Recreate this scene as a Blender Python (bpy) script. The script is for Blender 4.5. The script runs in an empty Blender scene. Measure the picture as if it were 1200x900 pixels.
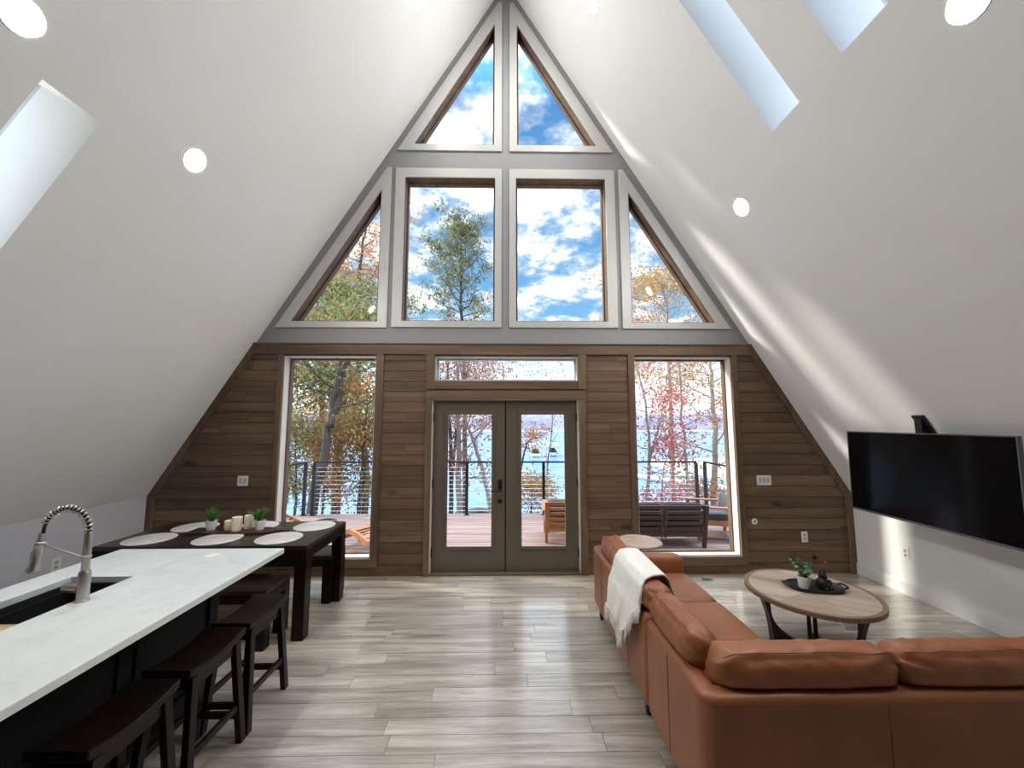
import bpy, bmesh, math, random
from math import sin, cos, pi, radians as R, atan, tan, hypot
from mathutils import Vector, Matrix, noise
from mathutils.geometry import tessellate_polygon
SC = bpy.context.scene
COL = SC.collection
random.seed(7)
# ------------------------------------------------------------------ camera
FPX = 451.0
cam_d = bpy.data.cameras.new('camera'); cam = bpy.data.objects.new('camera', cam_d); COL.objects.link(cam)
cam_d.sensor_fit = 'HORIZONTAL'; cam_d.sensor_width = 36.0; cam_d.lens = 36.0*FPX/1200.0
cam_d.clip_start = .02; cam_d.clip_end = 2000
cam.location = (0, 0, 1.80)
cam.rotation_euler = (pi/2 + atan(44/FPX), 0, -atan(8/FPX))
SC.camera = cam
# ------------------------------------------------------------------ exposure
vs = SC.view_settings
vs.view_transform = 'Standard'; vs.look = 'None'; vs.gamma = 1.0; vs.use_curve_mapping = False
vs.exposure = 0.60
LAMP = 285.0
# ------------------------------------------------------------------ world: blue sky with broken cloud
def build_world():
    w = bpy.data.worlds.new('sky'); SC.world = w; w.use_nodes = True
    nt = w.node_tree; N = nt.nodes; L = nt.links; N.clear()
    def nd(t, **k):
        n = N.new(t)
        for a, b in k.items(): setattr(n, a, b)
        return n
    def mth(op, a, b=None, c=None):
        n = nd('ShaderNodeMath', operation=op)
        for i, v in enumerate((a, b, c)):
            if v is None: continue
            if isinstance(v, (int, float)): n.inputs[i].default_value = v
            else: L.new(v, n.inputs[i])
        return n.outputs[0]
    tc = nd('ShaderNodeTexCoord'); sep = nd('ShaderNodeSeparateXYZ'); L.new(tc.outputs['Generated'], sep.inputs[0])
    x, y, z = sep.outputs
    zc = mth('MAXIMUM', z, 0.0)
    # blue gradient
    gr = nd('ShaderNodeValToRGB'); L.new(zc, gr.inputs[0])
    e = gr.color_ramp.elements
    e[0].position = 0; e[0].color = (.80, .90, 1.0, 1)
    e[1].position = .8; e[1].color = (.08, .26, .62, 1)
    for p, c in ((.10, (.62, .82, 1.0, 1)), (.26, (.24, .55, .92, 1)), (.5, (.12, .38, .80, 1))):
        q = e.new(p); q.color = c
    # cloud plane coordinates
    den = mth('ADD', zc, .16)
    cx = mth('DIVIDE', x, den); cy = mth('DIVIDE', y, den)
    cmb = nd('ShaderNodeCombineXYZ'); L.new(cx, cmb.inputs[0]); L.new(cy, cmb.inputs[1]); cmb.inputs[2].default_value = 3.7
    n1 = nd('ShaderNodeTexNoise'); L.new(cmb.outputs[0], n1.inputs['Vector'])
    n1.inputs['Scale'].default_value = 3.0; n1.inputs['Detail'].default_value = 9; n1.inputs['Roughness'].default_value = .62; n1.inputs['Distortion'].default_value = .25
    n2 = nd('ShaderNodeTexNoise'); L.new(cmb.outputs[0], n2.inputs['Vector'])
    n2.inputs['Scale'].default_value = 11.0; n2.inputs['Detail'].default_value = 5; n2.inputs['Roughness'].default_value = .6
    cl = mth('ADD', mth('MULTIPLY', n1.outputs[0], .66), mth('MULTIPLY', n2.outputs[0], .34))
    rr = nd('ShaderNodeValToRGB'); L.new(cl, rr.inputs[0])
    rr.color_ramp.elements[0].position = .435; rr.color_ramp.elements[0].color = (0, 0, 0, 1)
    rr.color_ramp.elements[1].position = .585; rr.color_ramp.elements[1].color = (1, 1, 1, 1)
    mx = nd('ShaderNodeMix', data_type='RGBA'); L.new(rr.outputs[0], mx.inputs['Factor'])
    L.new(gr.outputs[0], mx.inputs['A']); cc = nd('ShaderNodeValToRGB'); L.new(cl, cc.inputs[0])
    cc.color_ramp.elements[0].position = .48; cc.color_ramp.elements[0].color = (.86, .93, 1.0, 1)
    cc.color_ramp.elements[1].position = .68; cc.color_ramp.elements[1].color = (3.0, 3.0, 3.0, 1)
    L.new(cc.outputs[0], mx.inputs['B'])
    # near the horizon everything whitens in haze
    hz = nd('ShaderNodeValToRGB'); L.new(zc, hz.inputs[0])
    hz.color_ramp.elements[0].position = 0; hz.color_ramp.elements[0].color = (.85, .85, .85, 1)
    hz.color_ramp.elements[1].position = .2; hz.color_ramp.elements[1].color = (0, 0, 0, 1)
    m2 = nd('ShaderNodeMix', data_type='RGBA'); L.new(hz.outputs[0], m2.inputs['Factor']); L.new(mx.outputs['Result'], m2.inputs['A']); m2.inputs['B'].default_value = (1.7, 1.75, 1.8, 1)
    # unseen sky overhead is boosted to send more light through the skylights
    up = nd('ShaderNodeMapRange'); L.new(z, up.inputs[0]); up.inputs[1].default_value = .66; up.inputs[2].default_value = .92; up.inputs[3].default_value = 1.0; up.inputs[4].default_value = 9.0
    st = mth('MULTIPLY', up.outputs[0], .71)
    bg = nd('ShaderNodeBackground'); L.new(m2.outputs['Result'], bg.inputs[0]); L.new(st, bg.inputs[1])
    out = nd('ShaderNodeOutputWorld'); L.new(bg.outputs[0], out.inputs[0])
build_world()
# ------------------------------------------------------------------ sun, low and from the front left
sun_d = bpy.data.lights.new('sun', 'SUN'); sun_d.energy = 5.2; sun_d.angle = R(6.5); sun_d.color = (1.0, .93, .82)
sun = bpy.data.objects.new('sun', sun_d); COL.objects.link(sun); sun.location = (-20, 12, 16)
sun.rotation_euler = Vector((.86, -.245, -.425)).to_track_quat('-Z', 'Y').to_euler()
# ------------------------------------------------------------------ room dimensions
HW, KZ, RZ, SL = 4.2, .93, 7.8, 1.636        # half width, knee height, ridge height, roof slope
WY, BY = 4.735, -2.6                           # front wall face, back wall face
def slope_x(z): return min(HW, (RZ - z)/SL)
# ------------------------------------------------------------------ object helpers
def tag(o, label=None, cat=None, group=None, kind=None):
    if label: o['label'] = label
    if cat: o['category'] = cat
    if group: o['group'] = group
    if kind: o['kind'] = kind
    return o
def empty(name, loc=(0, 0, 0), rz=0, label=None, cat=None, group=None):
    o = bpy.data.objects.new(name, None); COL.objects.link(o); o.location = loc; o.rotation_euler = (0, 0, rz)
    o.empty_display_size = .1
    return tag(o, label, cat, group)
def copy_tree(o, parent=None):
    c = o.copy(); COL.objects.link(c)
    if parent is not None: c.parent = parent
    for ch in list(o.children): copy_tree(ch, c)
    return c
class MB:
    """collects shapes, then links them as one mesh object"""
    def __init__(s): s.v = []; s.f = []
    def add(s, vs_, fs_):
        b = len(s.v); s.v += [tuple(p) for p in vs_]; s.f += [tuple(i+b for i in f) for f in fs_]; return s
    def box(s, x0, x1, y0, y1, z0, z1, M=None):
        p = [Vector(q) for q in ((x0,y0,z0),(x1,y0,z0),(x1,y1,z0),(x0,y1,z0),(x0,y0,z1),(x1,y0,z1),(x1,y1,z1),(x0,y1,z1))]
        if M is not None: p = [M @ q for q in p]
        return s.add(p, [(0,3,2,1),(4,5,6,7),(0,1,5,4),(1,2,6,5),(2,3,7,6),(3,0,4,7)])
    def bar(s, a, b, w, d, up=(0, 0, 1)):
        """rectangular bar from a to b; w across, d along the up side"""
        a = Vector(a); b = Vector(b); t = (b-a).normalized(); u = Vector(up)
        r = t.cross(u)
        if r.length < 1e-4: r = t.cross(Vector((1, 0, 0)))
        r.normalize(); u = r.cross(t).normalized()
        p = []
        for q in (a, b):
            for i, j in ((-1,-1),(1,-1),(1,1),(-1,1)): p.append(q + r*(i*w/2) + u*(j*d/2))
        return s.add(p, [(0,1,2,3),(7,6,5,4),(0,4,5,1),(1,5,6,2),(2,6,7,3),(3,7,4,0)])
    def leg(s, a, b, w0, d0, w1, d1):
        """upright post between two points with horizontal ends, world-aligned section (w along x, d along y)"""
        p = []
        for q, w, d in ((a, w0, d0), (b, w1, d1)):
            for i, j in ((-1,-1),(1,-1),(1,1),(-1,1)): p.append((q[0]+i*w/2, q[1]+j*d/2, q[2]))
        return s.add(p, [(3,2,1,0),(4,5,6,7),(0,1,5,4),(1,2,6,5),(2,3,7,6),(3,0,4,7)])
    def tube(s, pts, r, n=8, cap=True):
        pts = [Vector(p) for p in pts]; m = len(pts)
        rs = r if isinstance(r, (list, tuple)) else [r]*m
        vs_ = []; fs_ = []; ref = None
        for i, p in enumerate(pts):
            t = (pts[min(i+1, m-1)] - pts[max(i-1, 0)])
            t = t.normalized() if t.length > 1e-9 else Vector((0, 0, 1))
            if ref is None: ref = Vector((0, 0, 1)) if abs(t.z) < .9 else Vector((1, 0, 0))
            a = (ref - t*ref.dot(t))
            a = a.normalized() if a.length > 1e-6 else t.orthogonal().normalized()
            b = t.cross(a); ref = a
            for k in range(n):
                g = 2*pi*k/n; vs_.append(p + (a*cos(g) + b*sin(g))*rs[i])
        for i in range(m-1):
            for k in range(n):
                k2 = (k+1) % n; fs_.append((i*n+k, i*n+k2, (i+1)*n+k2, (i+1)*n+k))
        if cap: fs_.append(tuple(range(n-1, -1, -1))); fs_.append(tuple((m-1)*n+k for k in range(n)))
        return s.add(vs_, fs_)
    def lathe(s, prof, n=24, M=None, sx=1, sy=1, ring=False):
        vs_ = []; fs_ = []; m = len(prof)
        for r, z in prof:
            for k in range(n):
                g = 2*pi*k/n; q = Vector((r*cos(g)*sx, r*sin(g)*sy, z)); vs_.append(M @ q if M is not None else q)
        for i in range(m-1):
            for k in range(n):
                k2 = (k+1) % n; fs_.append((i*n+k, i*n+k2, (i+1)*n+k2, (i+1)*n+k))
        if ring:
            for k in range(n): fs_.append(((m-1)*n+k, (m-1)*n+(k+1) % n, (k+1) % n, k))
        else: fs_.append(tuple(range(n-1, -1, -1))); fs_.append(tuple((m-1)*n+k for k in range(n)))
        return s.add(vs_, fs_)
    def ellipsoid(s, c, r, n=16, m=10, M=None):
        prof = [(max(1e-4, sin(pi*i/m)), -cos(pi*i/m)) for i in range(m+1)]
        T = Matrix.Translation(c) @ (M if M is not None else Matrix.Identity(4)) @ Matrix.Diagonal((r[0], r[1], r[2], 1))
        return s.lathe(prof, n, T)
    def prism(s, poly, fn0, fn1):
        """poly: 2D points; fn0/fn1 map each to the two end faces"""
        n = len(poly); a = [fn0(p) for p in poly]; b = [fn1(p) for p in poly]
        return s.add(a+b, [tuple(range(n-1, -1, -1)), tuple(range(n, 2*n))] + [(i, (i+1) % n, n+(i+1) % n, n+i) for i in range(n)])
    def plate(s, loops, f0, f1):
        """plate with holes: loops[0] outer, rest holes (2D); f0 and f1 map to front and back"""
        flat = [p for lp in loops for p in lp]
        tr = tessellate_polygon([[Vector((p[0], p[1], 0)) for p in lp] for lp in loops])
        n = len(flat); vs_ = [f0(p) for p in flat] + [f1(p) for p in flat]; fs_ = []
        for t in tr: fs_.append(tuple(t)); fs_.append((t[2]+n, t[1]+n, t[0]+n))
        b = 0
        for lp in loops:
            k = len(lp)
            for i in range(k): fs_.append((b+i, b+(i+1) % k, n+b+(i+1) % k, n+b+i))
            b += k
        return s.add(vs_, fs_)
    def build(s, name, mat, parent=None, bevel=0, seg=2, smooth=None, sub=0, recalc=True):
        me = bpy.data.meshes.new(name); me.from_pydata(s.v, [], s.f)
        if recalc:
            bm = bmesh.new(); bm.from_mesh(me); bmesh.ops.recalc_face_normals(bm, faces=bm.faces); bm.to_mesh(me); bm.free()
        me.materials.append(mat)
        o = bpy.data.objects.new(name, me); COL.objects.link(o)
        if parent is not None: o.parent = parent
        if bevel:
            b = o.modifiers.new('bevel', 'BEVEL'); b.width = bevel; b.segments = seg; b.limit_method = 'ANGLE'; b.angle_limit = R(40)
        if sub:
            q = o.modifiers.new('sub', 'SUBSURF'); q.levels = sub; q.render_levels = sub
        if smooth is not None:
            me.shade_smooth()
            if smooth < 180: me.set_sharp_from_angle(angle=R(smooth))
        return o
def structure(o): return tag(o, kind='structure')
def origin_to(o, loc):
    """move a mesh object's origin to loc without moving the mesh"""
    l = Vector(loc); o.data.transform(Matrix.Translation(-l)); o.location = l; return o
# ------------------------------------------------------------------ materials
def mat_base(name, color=(.8, .8, .8), rough=.5, metal=0, spec=.5, coat=0, coat_rough=.1):
    m = bpy.data.materials.new(name); m.use_nodes = True
    b = m.node_tree.nodes['Principled BSDF']
    b.inputs['Base Color'].default_value = (*color, 1); b.inputs['Roughness'].default_value = rough
    b.inputs['Metallic'].default_value = metal; b.inputs['Specular IOR Level'].default_value = spec
    b.inputs['Coat Weight'].default_value = coat; b.inputs['Coat Roughness'].default_value = coat_rough
    return m, m.node_tree.nodes, m.node_tree.links, b
def ramp(N, stops):
    r = N.new('ShaderNodeValToRGB'); e = r.color_ramp.elements
    e[0].position = stops[0][0]; e[0].color = (*stops[0][1], 1); e[1].position = stops[-1][0]; e[1].color = (*stops[-1][1], 1)
    for p, c in stops[1:-1]:
        q = e.new(p); q.color = (*c, 1)
    return r
def bump(N, L, b, src, strength, dist=.01):
    n = N.new('ShaderNodeBump'); n.inputs['Strength'].default_value = strength; n.inputs['Distance'].default_value = dist
    L.new(src, n.inputs['Height']); L.new(n.outputs[0], b.inputs['Normal'])
def coords(N, L, scale=(1, 1, 1), island=False, rot=(0, 0, 0)):
    tc = N.new('ShaderNodeTexCoord'); mp = N.new('ShaderNodeMapping'); mp.inputs['Scale'].default_value = scale; mp.inputs['Rotation'].default_value = rot
    L.new(tc.outputs['Object'], mp.inputs['Vector'])
    if not island: return mp.outputs[0], None
    ge = N.new('ShaderNodeNewGeometry'); ml = N.new('ShaderNodeMath'); ml.operation = 'MULTIPLY'; ml.inputs[1].default_value = 57.0
    L.new(ge.outputs['Random Per Island'], ml.inputs[0])
    ad = N.new('ShaderNodeVectorMath'); ad.operation = 'ADD'; L.new(mp.outputs[0], ad.inputs[0]); L.new(ml.outputs[0], ad.inputs[1])
    return ad.outputs[0], ge.outputs['Random Per Island']
def noise_tex(N, L, vec, scale, detail=4, rough=.55, dist=0):
    n = N.new('ShaderNodeTexNoise'); n.inputs['Scale'].default_value = scale; n.inputs['Detail'].default_value = detail
    n.inputs['Roughness'].default_value = rough; n.inputs['Distortion'].default_value = dist
    L.new(vec, n.inputs['Vector']); return n
def plain(name, color, rough=.5, metal=0, var=.06, nscale=6, bmp=0, spec=.5, coat=0):
    m, N, L, b = mat_base(name, color, rough, metal, spec, coat)
    v, _ = coords(N, L); n = noise_tex(N, L, v, nscale, 3)
    r = ramp(N, [(.3, tuple(c*(1-var) for c in color)), (.7, tuple(min(1, c*(1+var)) for c in color))])
    L.new(n.outputs[0], r.inputs[0]); L.new(r.outputs[0], b.inputs['Base Color'])
    if bmp:
        n2 = noise_tex(N, L, v, nscale*14, 4); bump(N, L, b, n2.outputs[0], bmp, .004)
    return m
def wood(name, dark, light, axis='x', grain=9, stretch=.07, rough=.5, island=True, ivar=.35, knots=0, spec=.4, coat=0, bmp=.15, coat_rough=.15):
    m, N, L, b = mat_base(name, light, rough, 0, spec, coat, coat_rough)
    sc = {'x': (stretch, 1, 1), 'y': (1, stretch, 1), 'z': (1, 1, stretch)}[axis]
    v, rnd = coords(N, L, sc, island)
    n = noise_tex(N, L, v, grain, 7, .62, .6)
    r = ramp(N, [(.30, dark), (.52, tuple((a+b_)/2 for a, b_ in zip(dark, light))), (.72, light)])
    L.new(n.outputs[0], r.inputs[0]); col = r.outputs[0]
    n3 = noise_tex(N, L, v, grain*6, 4, .7, .2)
    r3 = ramp(N, [(.35, (.80,)*3), (.6, (1.06,)*3)]); L.new(n3.outputs[0], r3.inputs[0])
    mm = N.new('ShaderNodeMix'); mm.data_type = 'RGBA'; mm.blend_type = 'MULTIPLY'; mm.inputs['Factor'].default_value = .8
    L.new(col, mm.inputs['A']); L.new(r3.outputs[0], mm.inputs['B']); col = mm.outputs['Result']
    if knots:
        sk = {'x': (.45, 1, 1), 'y': (1, .45, 1), 'z': (1, 1, .45)}[axis]
        v2, _ = coords(N, L, sk, island)
        vo = N.new('ShaderNodeTexVoronoi'); vo.inputs['Scale'].default_value = knots; L.new(v2, vo.inputs['Vector'])
        rk = ramp(N, [(.05, (1, 1, 1)), (.14, (0, 0, 0))]); L.new(vo.outputs['Distance'], rk.inputs[0])
        gt = N.new('ShaderNodeMath'); gt.operation = 'GREATER_THAN'; gt.inputs[1].default_value = .55
        sp = N.new('ShaderNodeSeparateXYZ'); L.new(vo.outputs['Color'], sp.inputs[0]); L.new(sp.outputs[0], gt.inputs[0])
        mk = N.new('ShaderNodeMath'); mk.operation = 'MULTIPLY'; L.new(rk.outputs[0], mk.inputs[0]); L.new(gt.outputs[0], mk.inputs[1])
        m4 = N.new('ShaderNodeMix'); m4.data_type = 'RGBA'; L.new(mk.outputs[0], m4.inputs['Factor']); L.new(col, m4.inputs['A'])
        m4.inputs['B'].default_value = (*[c*.45 for c in dark], 1); col = m4.outputs['Result']
    if island:
        hs = N.new('ShaderNodeHueSaturation'); mr = N.new('ShaderNodeMapRange'); L.new(rnd, mr.inputs[0])
        mr.inputs[3].default_value = 1-ivar; mr.inputs[4].default_value = 1+ivar*.6
        L.new(mr.outputs[0], hs.inputs['Value']); L.new(col, hs.inputs['Color']); col = hs.outputs[0]
    L.new(col, b.inputs['Base Color'])
    if bmp: bump(N, L, b, n3.outputs[0], bmp, .003)
    return m
def leaf_mat(name, stops, trans=.45):
    m, N, L, b = mat_base(name, (.3, .3, .1), .6)
    ge = N.new('ShaderNodeNewGeometry'); r = ramp(N, stops); r.color_ramp.interpolation = 'LINEAR'
    L.new(ge.outputs['Random Per Island'], r.inputs[0]); L.new(r.outputs[0], b.inputs['Base Color'])
    tr = N.new('ShaderNodeBsdfTranslucent'); L.new(r.outputs[0], tr.inputs[0])
    mx = N.new('ShaderNodeMixShader'); mx.inputs[0].default_value = trans; L.new(b.outputs[0], mx.inputs[1]); L.new(tr.outputs[0], mx.inputs[2])
    L.new(mx.outputs[0], N['Material Output'].inputs[0]); return m
def glass_mat(name):
    m = bpy.data.materials.new(name); m.use_nodes = True; N = m.node_tree.nodes; L = m.node_tree.links; N.clear()
    t = N.new('ShaderNodeBsdfTransparent'); t.inputs[0].default_value = (.97, .985, .98, 1)
    g = N.new('ShaderNodeBsdfGlossy'); g.inputs['Roughness'].default_value = .01
    fr = N.new('ShaderNodeFresnel'); fr.inputs[0].default_value = 1.35
    ge = N.new('ShaderNodeNewGeometry'); iv = N.new('ShaderNodeMath'); iv.operation = 'SUBTRACT'; iv.inputs[0].default_value = 1.0; L.new(ge.outputs['Backfacing'], iv.inputs[1])
    ml = N.new('ShaderNodeMath'); ml.operation = 'MULTIPLY'; L.new(fr.outputs[0], ml.inputs[0]); L.new(iv.outputs[0], ml.inputs[1])   # one reflection per pane
    mx = N.new('ShaderNodeMixShader'); L.new(ml.outputs[0], mx.inputs[0]); L.new(t.outputs[0], mx.inputs[1]); L.new(g.outputs[0], mx.inputs[2])
    o = N.new('ShaderNodeOutputMaterial'); L.new(mx.outputs[0], o.inputs[0]); return m
M = {}
M['wall_paint'] = plain('white_wall_paint', (.80, .81, .80), .6, var=.012, nscale=2)
M['jamb_pale'] = plain('pale_jamb_paint', (.72, .68, .63), .5, var=.03)
M['base_white'] = plain('white_baseboard_paint', (.80, .80, .79), .35, var=.01)
M['knee_shaded'] = plain('shaded_wall_paint', (.62, .62, .67), .6, var=.012, nscale=2)  # darker bluish wall paint; the left knee wall's shade is in the colour
M['grey_paint'] = plain('grey_gable_paint', (.27, .275, .28), .6, var=.015, nscale=2)
M['white_trim'] = plain('white_gloss_trim', (.50, .50, .49), .35, var=.01)
M['clad'] = wood('stained_shiplap', (.085, .050, .031), (.25, .158, .098), 'x', 11, .06, .6, ivar=.22, knots=3.2)
M['trimwood_h'] = wood('stained_trim_horizontal', (.088, .054, .034), (.24, .155, .098), 'x', 8, .06, .55, ivar=.15, knots=3)
M['trimwood_v'] = wood('stained_trim_upright', (.088, .054, .034), (.24, .155, .098), 'z', 8, .06, .55, ivar=.15, knots=3)
M['door_paint'] = plain('taupe_door_paint', (.125, .102, .074), .45, var=.04, nscale=5)
M['frame_wood'] = wood('window_frame_wood', (.07, .045, .03), (.19, .12, .075), 'z', 9, .08, .5, island=False)
M['floor'] = wood('floor_boards', (.24, .19, .145), (.82, .735, .615), 'x', 11, .085, .33, ivar=.07, knots=2.2, spec=1.0, bmp=.05, coat=1.0, coat_rough=.18)
M['floor'].node_tree.nodes['Principled BSDF'].inputs['Coat IOR'].default_value = 2.0
M['glass'] = glass_mat('window_glass')
M['black'] = plain('matt_black_metal', (.012, .012, .013), .4, .3, var=.1)
M['blackplastic'] = plain('black_plastic', (.012, .012, .012), .45, var=.1)
M['white_plastic'] = plain('white_plastic', (.85, .85, .82), .4, var=.01)
M['steel'] = plain('brushed_steel', (.50, .48, .45), .33, 1.0, var=.05, nscale=30)
M['espresso'] = wood('espresso_wood', (.005, .0028, .0025), (.016, .007, .006), 'y', 10, .08, .30, island=False, bmp=.05, spec=.22)
M['table_wood'] = wood('dark_dining_wood', (.014, .009, .007), (.052, .035, .028), 'x', 7, .06, .27, ivar=.25, bmp=.08, spec=.6)
M['cabinet'] = plain('black_cabinet', (.004, .004, .0045), .5, var=.1, spec=.2)
M['sink'] = plain('black_composite', (.012, .012, .014), .5, var=.15, nscale=80)
M['maple'] = wood('maple_board', (.55, .34, .17), (.76, .53, .30), 'x', 8, .1, .5, island=False)
M['throw'] = plain('cream_knit', (.90, .87, .80), .95, var=.04, nscale=40, bmp=.6)
M['placemat'] = wood('pale_woven_mat', (.50, .46, .41), (.80, .78, .74), 'x', 6, .2, .7, island=False, ivar=.1)
M['candle'] = plain('ivory_wax', (.86, .78, .58), .5, var=.03)
M['pot_white'] = plain('white_ceramic', (.82, .82, .80), .3, var=.01)
M['soil'] = plain('dark_soil', (.03, .02, .015), .9, var=.3, nscale=60)
M['grass_plant'] = leaf_mat('bright_green_blades', [(0, (.035, .13, .015)), (.5, (.09, .26, .03)), (1, (.17, .38, .06))], .25)
M['euca'] = leaf_mat('silver_green_leaves', [(0, (.03, .09, .04)), (.6, (.12, .24, .13)), (1, (.35, .45, .33))], .25)
M['screen'] = plain('dark_tv_glass', (.004, .004, .005), .10, var=.05, spec=.18)
M['deck'] = wood('red_brown_deck', (.20, .125, .105), (.34, .235, .20), 'x', 6, .06, .7, ivar=.2)
M['teak'] = wood('orange_teak', (.30, .12, .05), (.50, .22, .10), 'x', 8, .08, .55, island=True, ivar=.2)
M['teak_dark'] = wood('dark_teak', (.045, .025, .018), (.095, .052, .034), 'x', 8, .08, .55, island=True, ivar=.2)
M['cushion_grey'] = plain('charcoal_fabric', (.06, .065, .07), .9, var=.1, nscale=60, bmp=.3)
M['cushion_black'] = plain('black_fabric', (.02, .02, .022), .9, var=.1, nscale=60, bmp=.3)
M['bark'] = wood('dark_bark', (.045, .035, .030), (.15, .12, .10), 'z', 12, .25, .9, island=False, bmp=.6)
M['bark_pale'] = wood('pale_bark', (.20, .17, .15), (.42, .37, .33), 'z', 10, .3, .9, island=False, bmp=.4)
M['ground'] = plain('leaf_litter', (.16, .10, .06), .95, var=.45, nscale=3, bmp=.8)
def marble():
    m, N, L, b = mat_base('white_quartz', (.7, .72, .7), .22, 0, .5)
    v, _ = coords(N, L, (1, .8, 1)); n = noise_tex(N, L, v, 5.5, 9, .72, 1.2)
    r = ramp(N, [(.30, (.62, .67, .65)), (.48, (.72, .755, .735)), (.7, (.78, .80, .785))]); L.new(n.outputs[0], r.inputs[0]); L.new(r.outputs[0], b.inputs['Base Color']); return m
M['quartz'] = marble()
def leather():
    m, N, L, b = mat_base('cognac_leather', (.3, .12, .05), .42, 0, .45)
    v, _ = coords(N, L); n = noise_tex(N, L, v, 3, 4)
    r = ramp(N, [(.3, (.25, .088, .034)), (.7, (.33, .122, .050))]); L.new(n.outputs[0], r.inputs[0]); L.new(r.outputs[0], b.inputs['Base Color'])
    vo = N.new('ShaderNodeTexVoronoi'); vo.inputs['Scale'].default_value = 260; L.new(v, vo.inputs['Vector'])
    bump(N, L, b, vo.outputs['Distance'], .12, .002); return m
M['leather'] = leather()
M['seam'] = plain('dark_leather_seam', (.10, .035, .015), .6)
def water():
    m, N, L, b = mat_base('lake_water', (.08, .18, .3), .25, 0, .2)
    v, _ = coords(N, L, (.25, 1, 1)); n = noise_tex(N, L, v, .8, 5, .6, .3)
    r = ramp(N, [(.35, (.08, .17, .28)), (.65, (.18, .30, .43))]); L.new(n.outputs[0], r.inputs[0]); L.new(r.outputs[0], b.inputs['Base Color'])
    bump(N, L, b, n.outputs[0], .5, .25); return m
M['water'] = water()
M['hills'] = plain('hazy_far_woods', (.20, .20, .25), .95, var=.35, nscale=.09)  # grey-blue base colour holds the haze of distance
M['beach'] = plain('pale_sand', (.62, .53, .42), .9, var=.15, nscale=.4)
def emis(name, col, s):
    m, N, L, b = mat_base(name, col, .5); b.inputs['Emission Color'].default_value = (*col, 1); b.inputs['Emission Strength'].default_value = s; return m
M['lens'] = emis('lit_lamp_lens', (1.0, .975, .94), LAMP)
# ================================================================== THE ROOM
# ---- floor: grey-brown boards running across the room
mb = MB(); mb.box(-HW-.2, HW+.2, BY, WY+.16, -.2, -.006)
rw = .132; y = BY; rnd = random.Random(3)
while y < WY+.02:
    x = -HW - rnd.random()*1.2; y1 = min(y+rw, WY+.02)
    while x < HW:
        x1 = x + 1.22; a, b = max(x, -HW), min(x1, HW)
        if b-a > .01:
            g = .0004; c = .0013
            mb.add([(a+g, y+g, -.006), (b-g, y+g, -.006), (b-g, y1-g, -.006), (a+g, y1-g, -.006),
                    (a+g+c, y+g+c, 0), (b-g-c, y+g+c, 0), (b-g-c, y1-g-c, 0), (a+g+c, y1-g-c, 0)],
                   [(4,5,6,7), (0,1,5,4), (1,2,6,5), (2,3,7,6), (3,0,4,7)])
        x = x1
    y = y1
structure(mb.build('floor', M['floor']))
# ---- sloped ceilings with skylight wells cut through them
nx, nz = SL/hypot(SL, 1), 1/hypot(SL, 1); TH = .46
SKY = {1: [(2.635, 2.93, 4.19, 6.0), (1.955, 2.26, 4.20, 6.0)], -1: [(1.975, 2.28, 2.35, 3.66), (-.6, -.3, 2.35, 3.66)]}
for s, nm in ((-1, 'ceiling'), (1, 'ceiling.001')):
    loops = [[(BY, KZ), (WY+.2, KZ), (WY+.2, RZ), (BY, RZ)]]
    for y0, y1, z0, z1 in SKY[s]: loops.append([(y0, z0), (y1, z0), (y1, z1), (y0, z1)])
    inn = lambda p: (s*(RZ-p[1])/SL, p[0], p[1])
    out = lambda p: (s*((RZ-p[1])/SL + TH*nx), p[0], p[1] + TH*nz)
    mb = MB(); mb.plate(loops, inn, out)
    structure(mb.build(nm, M['wall_paint']))
# ridge cap closing the gap above both slopes
mb = MB(); mb.prism([(-.35, RZ+.05), (.35, RZ+.05), (.35, RZ+.45), (-.35, RZ+.45)], lambda p: (p[0], BY, p[1]), lambda p: (p[0], WY+.2, p[1]))
structure(mb.build('trim_20', M['grey_paint']))
# ---- knee walls, back wall, baseboards
for s, nm, m in ((-1, 'wall_left', 'knee_shaded'), (1, 'wall_right', 'wall_paint')):
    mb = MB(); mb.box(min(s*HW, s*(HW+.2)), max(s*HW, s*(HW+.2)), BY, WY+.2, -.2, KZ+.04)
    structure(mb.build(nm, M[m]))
    mb = MB(); mb.box(min(s*HW, s*(HW-.016)), max(s*HW, s*(HW-.016)), BY+.01, WY-.03, .0005, .13)
    structure(mb.build('baseboard_left' if s < 0 else 'baseboard_right', M['base_white'], bevel=.005))
gable = lambda z0: [(-HW-.15, z0), (HW+.15, z0), (HW+.15, KZ), ((RZ-KZ)/SL+.15, KZ+.0), (.15, RZ), (-.15, RZ), (-(RZ-KZ)/SL-.15, KZ)]
gab = [(-HW-.15, -.2), (HW+.15, -.2), (HW+.15, KZ+.1), (.08, RZ+.08), (-.08, RZ+.08), (-HW-.15, KZ+.1)]
mb = MB(); mb.plate([gab], lambda p: (p[0], BY, p[1]), lambda p: (p[0], BY-.2, p[1]))
structure(mb.build('wall_back', M['clad']))  # unseen; dark wood set close behind the camera to cut bounce light
# ---- unseen loft, added over the rear to keep light off the sofa back
mb = MB(); mb.box(-(RZ-2.6)/SL, (RZ-2.6)/SL, BY, .35, 2.55, 2.80); structure(mb.build('added_loft', M['clad']))
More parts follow.
